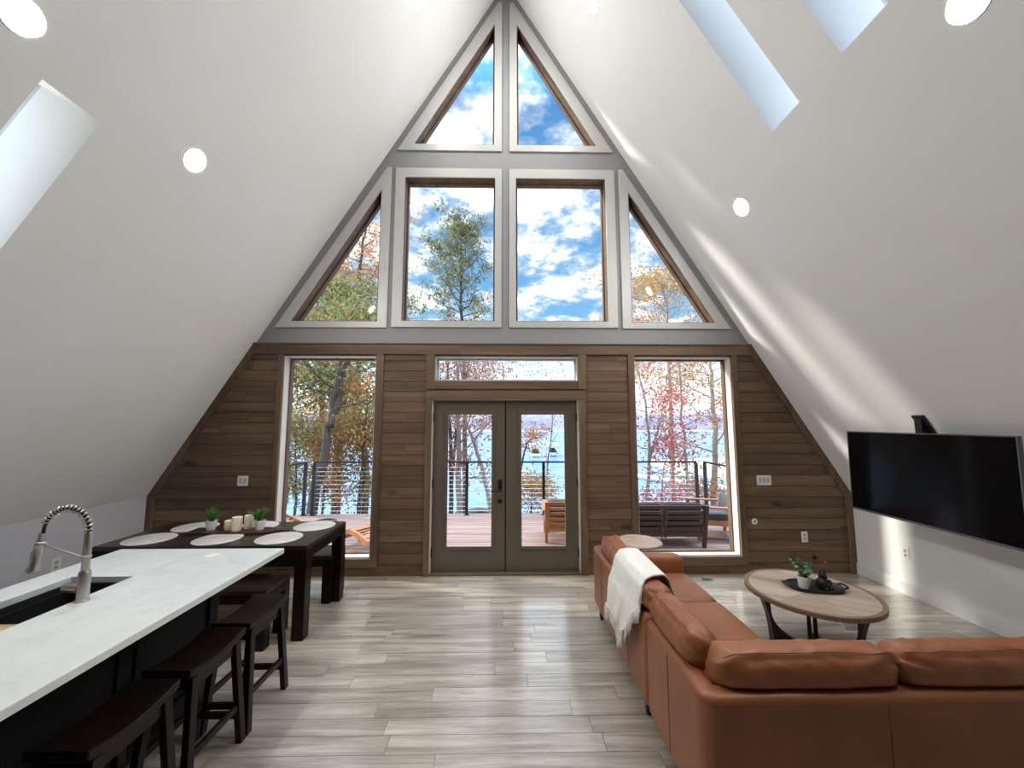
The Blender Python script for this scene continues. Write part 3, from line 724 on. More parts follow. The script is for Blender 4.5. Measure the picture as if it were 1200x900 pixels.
def leaf_disc(mb, c, r, nrm, rnd):
    n = Vector(nrm).normalized(); a = n.orthogonal().normalized(); b = n.cross(a); c = Vector(c); k = 8
    pts = [c] + [c + (a*cos(2*pi*i/k) + b*sin(2*pi*i/k)*.85)*r + n*(.12*r) for i in range(k)]
    mb.add(pts, [(0, 1+i, 1+(i+1) % k) for i in range(k)])
pp = empty('potted_plant', (2.425, 3.225, pz), 0, 'small round leaved plant in white pot on the black tray', 'plant')
mb = MB(); mb.lathe([(.030, .0005), (.034, .004), (.043, .085), (.043, .09), (.038, .09), (.036, .074), (.001, .074)], 28); mb.build('pot', M['pot_white'], pp, smooth=40)
mb = MB(); mb.lathe([(.001, .0745), (.0355, .0745), (.0355, .079), (.001, .081)], 20); mb.build('soil', M['soil'], pp)
rnd = random.Random(4); st = MB(); lf = MB()
for k in range(13):
    a = rnd.uniform(0, 2*pi); ln = rnd.uniform(.06, .12); tl = rnd.uniform(.1, .75)
    if k == 0: a, ln, tl = R(165), .15, .5
    if k == 1: a, ln, tl = R(100), .14, .2
    pts = []
    for i in range(6):
        t = i/5; pts.append((cos(a)*ln*tl*t*1.1, sin(a)*ln*tl*t*1.1, .078 + ln*t*(1-.25*tl*t)))
    st.tube(pts, .0013, 5)
    for i in range(1, 6):
        for s in (-1, 1):
            p = Vector(pts[i]); d = Vector((cos(a+s*1.4), sin(a+s*1.4), .3)); leaf_disc(lf, p + d*.014, rnd.uniform(.010, .0165), Vector((rnd.uniform(-.6, .6), rnd.uniform(-.9, .2), 1)), rnd)
st.build('stem', M['euca'], pp); lf.build('foliage', M['euca'], pp, recalc=False)
fv = empty('flower_sprig', (2.487, 3.262, pz), 0, 'pale yellow flower sprig in a small cream cup behind the black figurine', 'flowers')
mb = MB(); mb.lathe([(.020, .0005), (.026, .03), (.024, .062), (.020, .062), (.021, .05), (.001, .05)], 24); mb.build('cup', M['candle'], fv, smooth=50)
M['petal'] = leaf_mat('pale_petals', [(0, (.55, .55, .20)), (.6, (.72, .70, .42)), (1, (.30, .40, .10))], .3)
mb = MB()
for k in range(42):
    a = rnd.uniform(0, 2*pi); r0 = rnd.uniform(0, .035); z = rnd.uniform(.055, .125)
    leaf_disc(mb, (cos(a)*r0+.01, sin(a)*r0, z), rnd.uniform(.006, .012), (rnd.uniform(-1, 1), rnd.uniform(-1, .3), 1), rnd)
mb.build('blossom', M['petal'], fv, recalc=False)
fg = empty('figurine', (2.568, 3.205, pz), R(15), 'small black bear shaped figurine on the black tray', 'ornament')
mb = MB(); mb.lathe([(.028, .0005), (.043, .008), (.050, .035), (.045, .062), (.030, .078), (.026, .084)], 28); mb.ellipsoid((0, 0, .104), (.031, .029, .029)); mb.ellipsoid((0, -.028, .098), (.013, .012, .011))
mb.build('body', M['blackplastic'], fg, smooth=70)
for s in (-1, 1):
    mb = MB(); mb.ellipsoid((s*.023, 0, .131), (.011, .008, .011)); mb.build('ear', M['blackplastic'], fg, smooth=70)
    mb = MB(); mb.ellipsoid((s*.038, -.026, .05), (.013, .015, .026)); mb.build('arm', M['blackplastic'], fg, smooth=70)
    mb = MB(); mb.ellipsoid((s*.026, -.046, .014), (.014, .018, .0135)); mb.build('foot', M['blackplastic'], fg, smooth=70)
# book on the floor under the table
M['cover_grey'] = plain('grey_cover', (.22, .22, .22), .5, var=.35, nscale=30)
bk = empty('book', (3.06, 3.53, 0), R(-12), 'small grey book lying on the floor behind the coffee table', 'book')
mb = MB(); mb.box(-.074, .080, -.056, .056, .004, .020); mb.build('pages', M['white_plastic'], bk)
mb = MB(); mb.box(-.080, .084, -.060, .060, .020, .023); mb.box(-.080, .084, -.060, .060, .0008, .004); mb.box(.081, .084, -.060, .060, .004, .020); mb.build('cover', M['cover_grey'], bk)
# ------------------------------------------------------------------ round side table behind the sofa arm
sdt = empty('side_table', (1.36, 4.015, 0), 0, 'small round wooden side table between sofa arm and window wall', 'side table')
mb = MB(); mb.lathe([(.001, .574), (.215, .574), (.222, .580), (.222, .592), (.216, .598), (.001, .598)], 56); mb.build('top', M['oak_top'], sdt, smooth=40)
mb = MB(); mb.lathe([(.16, .0008), (.16, .012), (.03, .022), (.020, .05), (.018, .52), (.06, .566), (.06, .5735)], 28); mb.build('pedestal', M['blackplastic'], sdt, smooth=40)
# ------------------------------------------------------------------ television hung from the slope on an arm
tv = empty('television', (3.585, 3.335, 1.305), 0, 'large black flat television mounted on the right sloped wall', 'television')
T = Matrix.Rotation(R(-1.5), 4, 'Z') @ Matrix.Rotation(R(0.6), 4, 'Y'); hw, hh2 = .69, .392
mb = MB(); mb.box(0, .032, -hw, hw, -hh2, hh2, T); mb.box(.03, .062, -.45, .45, -.30, .12, T); mb.build('housing', M['blackplastic'], tv, bevel=.004)
mb = MB(); mb.box(-.0035, .0005, -hw+.008, hw-.008, -hh2+.016, hh2-.008, T); mb.build('screen', M['screen'], tv)
M['bezel'] = plain('grey_metal_bezel', (.16, .16, .19), .4, .6)
mb = MB(); mb.box(-.006, .026, -hw-.001, hw+.001, -hh2-.004, -hh2+.014, T); mb.build('bottom_bezel', M['bezel'], tv, bevel=.002)
mb = MB(); mb.box(-.005, .03, -hw-.003, -hw+.007, -hh2, hh2, T); mb.box(-.005, .03, hw-.007, hw+.003, -hh2, hh2, T); mb.box(-.005, .03, -hw-.003, hw+.003, hh2-.007, hh2+.003, T); mb.build('side_bezel', M['bezel'], tv, bevel=.002)
mb = MB()
pS = lambda z, d=.0: Vector(((RZ-z)/SL - d*nx, 3.33, z - d*nz))
a, b = pS(1.86, .012), pS(1.50, .012)
mb.bar(a-Vector((3.585, 3.335, 1.305)), b-Vector((3.585, 3.335, 1.305)), .10, .02, (nx, 0, nz))
mb.bar(Vector((.055, 0, .02)), pS(1.62, .02)-Vector((3.585, 3.335, 1.305)), .06, .045); mb.bar(Vector((.05, .0, .30)), pS(1.84, .02)-Vector((3.585, 3.335, 1.305)), .05, .03)
mb.bar(Vector((.055, -.1, .32)), Vector((.055, -.1, -.25)), .04, .02, (1, 0, 0)); mb.bar(Vector((.055, .1, .32)), Vector((.055, .1, -.25)), .04, .02, (1, 0, 0))
mb.build('wall_mount', M['black'], tv, bevel=.006, smooth=40)
# ------------------------------------------------------------------ dining table with benches
DX0, DX1, DY0, DY1, DZ = -3.44, -1.665, 3.385, 4.185, .76
dt = empty('dining_table', ((DX0+DX1)/2, (DY0+DY1)/2, 0), 0, 'dark wood parsons dining table by the left tall window', 'dining table')
cx, cy = (DX0+DX1)/2, (DY0+DY1)/2
mb = MB(); nb = 5
for i in range(nb):
    y0 = DY0-cy + (DY1-DY0)*i/nb; y1 = DY0-cy + (DY1-DY0)*(i+1)/nb; mb.box(DX0-cx, DX1-cx, y0+.0008, y1-.0008, DZ-.035, DZ)
mb.build('tabletop', M['table_wood'], dt, bevel=.003)
lw = .098
mb = MB(); W2, L2 = (DX1-DX0)/2, (DY1-DY0)/2
for s in (-1, 1):
    mb.box(-W2+lw, W2-lw, s*L2-(.028 if s > 0 else 0), s*L2+(.028 if s < 0 else 0), DZ-.115, DZ-.0355); mb.box(s*W2-(.028 if s > 0 else 0), s*W2+(.028 if s < 0 else 0), -L2+lw, L2-lw, DZ-.115, DZ-.0355)
mb.build('apron', M['espresso'], dt, bevel=.002)
for sx in (-1, 1):
    for sy in (-1, 1):
        mb = MB(); mb.box(sx*W2-(lw if sx > 0 else 0), sx*W2+(lw if sx < 0 else 0), sy*L2-(lw if sy > 0 else 0), sy*L2+(lw if sy < 0 else 0), .0005, DZ-.0355); mb.build('leg', M['espresso'], dt, bevel=.003)
def bench(y, label, x0=-3.30, x1=-1.80, d=.35):
    b = empty('bench', ((x0+x1)/2, y, 0), 0, label, 'bench', 'dining benches'); w = (x1-x0)/2
    mb = MB()
    for i in range(3): mb.box(-w, w, -d/2+d*i/3+.0008, -d/2+d*(i+1)/3-.0008, .425, .46)
    mb.build('seat', M['table_wood'], b, bevel=.003)
    mb = MB()
    for s in (-1, 1): mb.box(-w+.085, w-.085, s*(d/2-.012)-.012, s*(d/2-.012)+.012, .355, .4245)
    for s in (-1, 1): mb.box(s*(w-.012)-.012, s*(w-.012)+.012, -d/2+.085, d/2-.085, .355, .4245)
    mb.build('apron', M['espresso'], b)
    for sx in (-1, 1):
        for sy in (-1, 1): mb = MB(); mb.box(sx*(w-.0425)-.0425, sx*(w-.0425)+.0425, sy*(d/2-.0425)-.0425, sy*(d/2-.0425)+.0425, .0005, .4245); mb.build('leg', M['espresso'], b, bevel=.002)
bench(3.42, 'dark wood bench on the island side of the dining table', x1=-1.90)
bench(4.215, 'dark wood bench on the window side of the dining table', x1=-1.74)
# placemats
mats = [((-3.15, 3.59), 'left mat in the row nearest the island'), ((-2.55, 3.585), 'middle mat in the row nearest the island'), ((-2.02, 3.60), 'right mat in the row nearest the island'),
        ((-3.06, 3.985), 'mat behind the left potted grass'), ((-2.47, 4.00), 'mat behind the candles and right potted grass'), ((-1.90, 4.00), 'mat at the window corner of the table')]
pm = None
for (x, y), w in mats:
    if pm is None:
        mb = MB(); mb.lathe([(.001, .0006), (.186, .0006), (.19, .003), (.186, .0055), (.001, .0055)], 48); pm = mb.build('placemat', M['placemat'], smooth=40)
        o = pm
    else: o = pm.copy(); COL.objects.link(o)
    o.location = (x, y, DZ); tag(o, 'round pale placemat on the dining table, ' + w, 'placemat', 'placemats on the dining table')
# wooden centre board with candles and two potted grasses
bd = empty('serving_board', (-2.52, 3.81, DZ+.0005), R(1), 'long dark wood board in the middle of the dining table', 'serving board')
lp = [(-.44, -.095), (.24, -.095), (.32, -.06), (.36, -.024), (.47, -.022), (.478, -.012), (.478, .012), (.47, .022), (.36, .024), (.32, .06), (.24, .095), (-.44, .095)]
mb = MB(); mb.prism(lp, lambda p: (p[0], p[1], .0005), lambda p: (p[0], p[1], .019)); mb.build('board', wood('walnut_board', (.035, .014, .008), (.10, .045, .025), 'x', 8, .08, .4, island=False), bd, bevel=.003)
mb = MB(); mb.tube([(.455, 0, .0195), (.455, 0, .022)], .011, 14); mb.build('hanging_hole', M['blackplastic'], bd)
bz = DZ+.0205
def candle(x, y, r, h, label):
    c = empty('pillar_candle', (x, y, bz), 0, label, 'candle', 'candles on the centre board')
    mb = MB(); mb.lathe([(r*.97, .0005), (r, .004), (r, h-.005), (r*.94, h), (r*.75, h-.004), (r*.3, h-.010), (.001, h-.011)], 28); mb.build('wax', M['candle'], c, smooth=40)
    mb = MB(); mb.tube([(0, 0, h-.011), (.001, 0, h-.002), (.003, 0, h+.006)], .0014, 6); mb.build('wick', M['blackplastic'], c)
candle(-2.612, 3.815, .045, .085, 'short ivory pillar candle on the board, left of the tall ones')
candle(-2.520, 3.775, .044, .125, 'tall ivory pillar candle in front on the board')
candle(-2.455, 3.845, .038, .125, 'tall ivory pillar candle at the back beside the right plant')
def grass_pot(x, y, seed, label):
    p = empty('potted_grass', (x, y, bz), R(seed*7), label, 'plant', 'potted grasses on the centre board')
    mb = MB(); k = 4
    lv = [(.030, .0005), (.044, .085), (.044, .088), (.038, .088), (.035, .068)]; vs_ = []; fs_ = []
    for r, z in lv:
        for i in range(24):
            q = sup(2*pi*i/24+pi/4, r, r, 5); vs_.append((q[0], q[1], z))
    for l in range(len(lv)-1):
        for i in range(24): fs_.append((l*24+i, l*24+(i+1) % 24, (l+1)*24+(i+1) % 24, (l+1)*24+i))
    fs_.append(tuple(range(23, -1, -1))); fs_.append(tuple(96+i for i in range(24)))
    mb.add(vs_, fs_); mb.build('pot', M['pot_white'], p, smooth=35)
    mb = MB(); mb.box(-.030, .030, -.030, .030, .069, .074); mb.build('soil', M['soil'], p)
    rn = random.Random(seed); mb = MB()
    for i in range(46):
        a = rn.uniform(0, 2*pi); out_ = rn.uniform(.01, .125); h = rn.uniform(.12, .175)*(1-.25*out_/.125); w = rn.uniform(.0075, .012); b0 = Vector((cos(a)*.012, sin(a)*.012, .072)); sd_ = Vector((-sin(a), cos(a), 0))
        pts = [];
        for j in range(6):
            t = j/5; c = b0 + Vector((cos(a)*out_*t**1.4, sin(a)*out_*t**1.4, h*(t - .12*t*t))); ww = w*(.55+.9*t)*(1-t)**.6 if j < 5 else .0003
            up = Vector((0, 0, .25*ww)); pts += [c - sd_*ww + up, c - Vector((cos(a), sin(a), 0))*.0008, c + sd_*ww + up]
        f_ = []
        for j in range(5): f_ += [(j*3, j*3+1, j*3+4, j*3+3), (j*3+1, j*3+2, j*3+5, j*3+4)]
        mb.add(pts, f_)
    mb.build('blades', M['grass_plant'], p, recalc=False, smooth=180)
grass_pot(-2.775, 3.80, 3, 'bright green potted grass left of the candles')
grass_pot(-2.33, 3.81, 8, 'bright green potted grass right of the candles')
# ------------------------------------------------------------------ kitchen island
IX0, IX1, IY0, IY1, IZ = -2.66, -1.54, .30, 2.815, .92
sk = (-2.47, -2.125, 1.30, 2.335)
isl = empty('kitchen_island', (-2.24, 1.55, 0), 0, 'black kitchen island with overhanging counter', 'kitchen island')
ip = lambda mb, n, m, **k: (lambda o: (o.data.transform(Matrix.Translation((2.24, -1.55, 0))), setattr(o, 'parent', isl), o)[2])(mb.build(n, M[m], None, **k))
mb = MB(); mb.plate([[(-2.60, .36), (-1.93, .36), (-1.93, 2.765), (-2.60, 2.765)], [(sk[0]-.012, sk[2]-.012), (sk[1]+.012, sk[2]-.012), (sk[1]+.012, sk[3]+.012), (sk[0]-.012, sk[3]+.012)]],
                    lambda p: (p[0], p[1], .0805), lambda p: (p[0], p[1], IZ-.036)); ip(mb, 'cabinet_body', 'cabinet', bevel=.002)
mb = MB(); mb.box(-2.55, -1.985, .40, 2.72, .0005, .080); ip(mb, 'toe_kick', 'blackplastic')
mb = MB()
for i in range(4):
    y0 = .38+.595*i; mb.plate([[(y0, .10), (y0+.57, .10), (y0+.57, .865), (y0, .865)], [(y0+.07, .17), (y0+.50, .17), (y0+.50, .795), (y0+.07, .795)]], lambda p: (-1.93, p[0], p[1]), lambda p: (-1.915, p[0], p[1]))
mb.plate([[(-2.58, .10), (-1.95, .10), (-1.95, .865), (-2.58, .865)], [(-2.50, .18), (-2.03, .18), (-2.03, .785), (-2.50, .785)]], lambda p: (p[0], 2.765, p[1]), lambda p: (p[0], 2.78, p[1]))
ip(mb, 'panel_moulding', 'cabinet', bevel=.003)
ctop = MB(); ctop.plate([[(IX0, IY0), (IX1, IY0), (IX1, IY1), (IX0, IY1)], [(sk[0], sk[2]), (sk[1], sk[2]), (sk[1], sk[3]), (sk[0], sk[3])]], lambda p: (p[0], p[1], IZ), lambda p: (p[0], p[1], IZ-.034))
o = ctop.build('countertop', M['quartz'], None, bevel=.003)
tag(o, 'white quartz countertop on the kitchen island', 'countertop')
# sink bowl
s0, s1, s2, s3 = sk[0]-.008, sk[1]+.008, sk[2]-.008, sk[3]+.008
mb = MB(); zt, zb = IZ-.0345, .66
mb.box(s0, s0+.012, s2, s3, zb, zt); mb.box(s1-.012, s1, s2, s3, zb, zt); mb.box(s0+.012, s1-.012, s2, s2+.012, zb, zt); mb.box(s0+.012, s1-.012, s3-.012, s3, zb, zt); mb.box(s0+.012, s1-.012, s2+.012, s3-.012, zb, zb+.012)
sink = mb.build('sink', M['sink'], None, bevel=.002); tag(sink, 'black undermount sink in the kitchen island counter', 'sink')
mb = MB(); mb.lathe([(.001, zb+.013), (.045, zb+.013), (.048, zb+.016), (.030, zb+.018), (.001, zb+.016)], 24, Matrix.Translation((-2.30, 1.85, 0))); mb.build('drain', M['steel'], sink, smooth=40)
mb = MB(); mb.box(s0+.0125, s0+.020, s2+.012, s3-.012, .845, .853); mb.box(s1-.020, s1-.0125, s2+.012, s3-.012, .845, .853); mb.build('ledge', M['sink'], sink)
# cutting board bridging the sink
mb = MB(); mb.box(sk[0]+.004, sk[1]-.004, 1.45, 1.90, .8545, .878); cb = mb.build('cutting_board', M['maple'], None, bevel=.004); tag(cb, 'pale maple cutting board lying across the sink', 'cutting board')
# white pop-up cap in the counter
mb = MB(); mb.lathe([(.001, IZ+.0005), (.040, IZ+.0005), (.040, IZ+.003), (.036, IZ+.0045), (.001, IZ+.0045)], 36, Matrix.Translation((-1.93, 2.665, 0))); oc = mb.build('outlet_cap', M['white_plastic'], None, smooth=40)
tag(oc, 'flat white round outlet cap set in the far end of the counter', 'outlet')
# faucet with spring neck
fx, fy = -2.085, 2.03
fa = empty('kitchen_faucet', (fx, fy, IZ+.0005), 0, 'brushed steel spring neck faucet on the kitchen island', 'faucet')
mb = MB(); mb.lathe([(.028, 0), (.028, .004), (.0245, .008), (.0235, .135), (.0205, .142), (.0195, .145)], 28); mb.build('body', M['steel'], fa, smooth=40)
mb = MB(); mb.lathe([(.0165, .145), (.0165, .20), (.020, .203), (.020, .214), (.0165, .217), (.016, .325), (.014, .33)], 24); mb.build('riser', M['steel'], fa, smooth=40)
ac = []; RA = .112
for i in range(25):
    g = pi*i/24*1.03; ac.append(Vector((-RA+RA*cos(g), 0, .33+RA*1.02*sin(g))))
mb = MB(); mb.tube(ac + [Vector((-2*RA-.012, 0, .27))], .0075, 10); mb.build('hose', M['black'], fa, smooth=60)
mb = MB(); coil = []; turns = 17; nn = turns*14
for i in range(nn+1):
    t = i/nn*.86; g = pi*t*1.03; c = Vector((-RA+RA*cos(g), 0, .33+RA*1.02*sin(g))); tg = Vector((-sin(g), 0, 1.02*cos(g))).normalized(); u = Vector((0, 1, 0)); v = tg.cross(u)
    th = 2*pi*turns*i/nn; coil.append(c + (u*cos(th)+v*sin(th))*.0165)
mb.tube(coil, .0033, 6); mb.build('spring', M['steel'], fa, smooth=60)
T = Matrix.Translation((-2*RA-.006, 0, .305)) @ Matrix.Rotation(R(8), 4, 'Y')
mb = MB(); mb.lathe([(.012, .02), (.013, -.005), (.017, -.03), (.0185, -.05), (.0195, -.14), (.0245, -.146), (.026, -.165), (.022, -.170), (.001, -.170)], 24, T); mb.build('spray_head', M['steel'], fa, smooth=40)
mb = MB(); mb.box(-.024, -.017, -.008, .008, -.11, -.07, T); mb.build('spray_button', M['black'], fa, bevel=.003)
mb = MB(); mb.tube([(-.015, 0, .205), (-2*RA+.006, 0, .268)], .0055, 10); mb.lathe([(.0215, -.012), (.0235, -.010), (.0235, .010), (.0215, .012)], 20, Matrix.Translation((-2*RA-.003, 0, .272)) @ Matrix.Rotation(R(8), 4, 'Y')); mb.build('holder_arm', M['steel'], fa, smooth=50)
mb = MB(); mb.lathe([(.001, -.012), (.022, -.012), (.0235, .0), (.0235, .056), (.020, .062), (.001, .063)], 22, Matrix.Translation((-.024, -.004, .064)) @ Matrix.Rotation(R(-90), 4, 'Y')); mb.build('valve', M['steel'], fa, smooth=40)
mb = MB(); mb.tube([(-.052, -.004, .082), (-.030, -.003, .115), (-.012, 0, .136)], .0042, 8); mb.build('lever', M['steel'], fa, smooth=50)
# ------------------------------------------------------------------ saddle stools
def stool(y, label):
    X = -1.625
    s = empty('bar_stool', (X, y, 0), 0, label, 'bar stool', 'saddle stools along the island')
    mb = MB(); nL, hx, hy = 20, .118, .200
    top = []; bot = []
    for i in range(nL+1):
        t = -1+2*i/nL; zt = .583 + .027*t*t; zb = .552 + .020*t*t
        top.append((t*hy, zt)); bot.append((t*hy, zb))
    mb.prism(top + bot[::-1], lambda p: (-hx, p[0], p[1]), lambda p: (hx, p[0], p[1])); mb.build('seat', M['espresso'], s, bevel=.006, seg=3, smooth=40)
    mb = MB()
    for sx in (-1, 1): mb.box(sx*.088-.010, sx*.088+.010, -.135, .135, .492, .551)
    for sy in (-1, 1): mb.box(-.078, .078, sy*.143-.010, sy*.143+.010, .492, .551)
    mb.build('apron', M['espresso'], s, bevel=.002)
    tp = lambda sx, sy: (sx*.092, sy*.150, .556); bt = lambda sx, sy: (sx*.130, sy*.192, .0005)
    at = lambda sx, sy, z: tuple(b+(t-b)*(z/.556) for t, b in zip(tp(sx, sy), bt(sx, sy)))[:2] + (z,)
    for sx in (-1, 1):
        for sy in (-1, 1): mb = MB(); mb.leg(bt(sx, sy), tp(sx, sy), .034, .042, .034, .042); mb.build('leg', M['espresso'], s, bevel=.003)
    for sx in (-1, 1): mb = MB(); mb.bar(at(sx, -1, .20), at(sx, 1, .20), .020, .034); mb.build('stretcher', M['espresso'], s, bevel=.002)
    for sy in (-1, 1): mb = MB(); mb.bar(at(-1, sy, .145), at(1, sy, .145), .020, .034); mb.build('stretcher', M['espresso'], s, bevel=.002)
    return s
stool(2.635, 'dark saddle bar stool at the dining end of the island')
stool(2.20, 'middle dark saddle bar stool, second from the dining end')
stool(1.745, 'nearest dark saddle bar stool, at the bottom left of the view')
# ================================================================== OUTSIDE
DKZ = -.10
# ---- deck boards
mb = MB(); rnd = random.Random(9); y = WB+.02; bw = .138
while y < 8.2:
    x = -4.25 - rnd.random()*2
    while x < 4.3:
        x1 = x+3.0; a, b = max(x, -4.25), min(x1, 4.3)
        if b-a > .02: mb.box(a+.0015, b-.0015, y+.005, y+bw-.005, DKZ-.035, DKZ)
        x = x1
    y += bw
mb.box(-4.25, 4.3, WB+.02, 8.2, DKZ-.24, DKZ-.036)
structure(mb.build('deck_floor', M['deck']))
for px in (-4.0, -1.4, 1.4, 4.0):
    mb = MB(); mb.box(px-.07, px+.07, 7.9, 8.04, -3.4, DKZ-.24); structure(mb.build('trim_%d' % (30+int(px*10) if px > 0 else 80+int(-px*10)), M['bark']))
# ---- cable railings
M['cable'] = plain('steel_cable', (.62, .62, .62), .3, .9)
def railing(label, a, b, posts, loc):
    a = Vector(a); b = Vector(b); r = empty('cable_railing', loc, 0, label, 'railing', 'cable railings around the deck'); l = Vector(loc); t = (b-a).normalized()
    for f in posts:
        p = a.lerp(b, f)-l; mb = MB(); mb.bar(p + Vector((0, 0, .0005)), p + Vector((0, 0, 1.05)), .055, .055, tuple(t)); mb.box(p.x-.05, p.x+.05, p.y-.05, p.y+.05, .0005, .010); mb.build('post', M['black'], r)
    mb = MB(); mb.bar(a-l+Vector((0, 0, 1.066)), b-l+Vector((0, 0, 1.066)), .06, .03); mb.build('top_rail', M['black'], r)
    for k in range(11):
        z = .085+.0875*k; mb = MB(); mb.tube([a-l+Vector((0, 0, z)), b-l+Vector((0, 0, z))], .0032, 6); mb.build('cable', M['cable'], r)
railing('long black cable railing across the lake side of the deck', (-3.92, 8.12, DKZ), (3.98, 8.08, DKZ), (.0, .2, .397, .597, .80, 1), (0, 8.1, DKZ))
railing('black cable railing along the left side of the deck', (-4.10, 8.12, DKZ), (-4.10, 5.2, DKZ), (.0, .5, 1), (-4.10, 6.6, DKZ))
railing('black cable railing along the right side of the deck', (4.16, 8.08, DKZ), (4.16, 5.2, DKZ), (.0, .5, 1), (4.16, 6.6, DKZ))
# ---- deck seating
def slat_chair(name, label, loc, rz, w, mat, cush, panels=1, cat='armchair', side=False):
    """local: seat opens towards +y, back at y=0"""
    c = empty(name, loc, rz, label, cat); m = M[mat]; hw = w/2; bh = .655
    lean = lambda z: -.02 - .20*max(0, z-.30)
    for s in (-1, 1):
        mb = MB(); mb.bar((s*(hw-.03), .05, .0005), (s*(hw-.03), lean(bh)+.0, bh), .045, .05, (0, 1, 0)); mb.build('back_leg', m, c, bevel=.004)
        mb = MB(); mb.box(s*(hw-.03)-.025, s*(hw-.03)+.025, .60, .66, .0005, .50); mb.build('front_leg', m, c, bevel=.004)
        mb = MB(); mb.bar((s*(hw-.02), lean(.5)-.02, .515), (s*(hw-.02), .70, .525), .095, .026); mb.build('armrest', m, c, bevel=.005)
        mb = MB(); mb.box(s*(hw-.03)-.012, s*(hw-.03)+.012, .04, .62, .24, .32); mb.build('side_rail', m, c)
    pw = (w-.08)/panels
    for q in range(panels):
        x0 = -hw+.04+pw*q+.008; x1 = x0+pw-.016
        f = MB()
        for x in (x0+.018, x1-.018): f.bar((x, lean(.17)+.02, .17), (x, lean(bh)+.02, bh), .036, .026, (0, 1, 0))
        n = 6
        for i in range(n):
            z = .21 + (bh-.03-.21)*i/(n-1); f.bar((x0, lean(z)+.012, z), (x1, lean(z)+.012, z), .05 if i not in (0, n-1) else .055, .018, (0, -.98, .2) if False else (0, 1, .2))
        f.build('back_slats', m, c, bevel=.003)
    f = MB()
    for i in range(7): f.box(-hw+.05, hw-.05, .06+.085*i, .06+.085*i+.06, .285, .307)
    f.box(-hw+.05, hw-.05, .625, .65, .22, .31); f.box(-hw+.05, hw-.05, -.005, .02, .19, .27); f.build('seat_slats', m, c)
    for q in range(panels):
        x0 = -hw+.05+pw*q; mb = MB(); mb.add(*cushion((pw-.02, .56, .12), .035, (0, 0, .012), 8, M_=Matrix.Translation((x0+pw/2-.01, .36, .368)))); mb.build('seat_cushion', M[cush], c, smooth=70)
        mb = MB(); mb.add(*cushion((pw-.02, .10, .26), .035, (0, .012, 0), 8, M_=Matrix.Translation((x0+pw/2-.01, .088, .535)) @ Matrix.Rotation(R(11), 4, 'X'))); mb.build('back_cushion', M[cush], c, smooth=70)
    return c
slat_chair('loveseat', 'dark slatted wooden loveseat seen from behind through the right window', (2.38, 5.93, DKZ), 0, 1.33, 'teak_dark', 'cushion_black', 2, 'outdoor sofa')
slat_chair('deck_armchair', 'orange brown slatted deck armchair seen from behind through the right door', (1.0, 6.20, DKZ), R(-4), .76, 'teak', 'cushion_grey')
slat_chair('deck_armchair', 'orange wooden deck armchair with grey cushion right of the loveseat', (3.82, 6.55, DKZ), R(78), .74, 'teak', 'cushion_grey')
# curved wooden loungers at the left end of the deck
def lounger(loc, rz, label):
    c = empty('deck_lounger', loc, rz, label, 'lounger', 'curved wooden loungers on the left of the deck')
    for s in (-1, 1):
        pts = [(.0, .02), (.03, .14), (.12, .19), (.28, .27), (.46, .36), (.62, .39), (.80, .37), (1.0, .30), (1.2, .28), (1.36, .34), (1.52, .50), (1.66, .70)]
        mb = MB()
        for (x0, z0), (x1, z1) in zip(pts[:-1], pts[1:]): mb.bar((x0, s*.29, z0), (x1+.008*(x1-x0), s*.29, z1+.008*(z1-z0)), .035, .062)
        mb.build('side_rail', M['teak'], c)
        mb = MB(); mb.bar((1.30, s*.29, .30), (1.42, s*.29, .0005), .035, .05, (1, 0, 0)); mb.bar((.40, s*.29, .31), (.36, s*.29, .0005), .035, .045, (1, 0, 0)); mb.build('leg', M['teak'], c)
    f = MB()
    for k in range(24):
        t = k/23*10.6; i = min(int(t)+1, 10); a = t+1-i if t+1-i < 1 else 1; x = pts[i][0]*(1-a)+pts[i+1][0]*a if i+1 < len(pts) else pts[-1][0]; z = pts[i][1]*(1-a)+pts[i+1][1]*a if i+1 < len(pts) else pts[-1][1]
        f.bar((x, -.275, z), (x, .275, z), .045, .014)
    f.build('slats', M['teak'], c)
lounger((-2.48, 6.12, DKZ), R(-35), 'curved wooden deck lounger by the right edge of the left window')
lounger((-3.42, 6.60, DKZ), R(184), 'curved wooden deck lounger seen low beyond the dining table')
ft = empty('fire_bowl', (-2.97, 6.62, DKZ), 0, 'low round brown fire bowl on the deck beyond the dining table', 'fire bowl')
mb = MB(); mb.lathe([(.08, .0005), (.09, .02), (.13, .16), (.155, .235), (.16, .25), (.145, .25), (.10, .20), (.001, .18)], 32); mb.build('bowl', M['teak_dark'], ft, smooth=50)
mb = MB(); mb.lathe([(.146, .2505), (.175, .2505), (.175, .263), (.146, .263)], 32, ring=True); mb.build('rim', M['teak_dark'], ft, smooth=50)
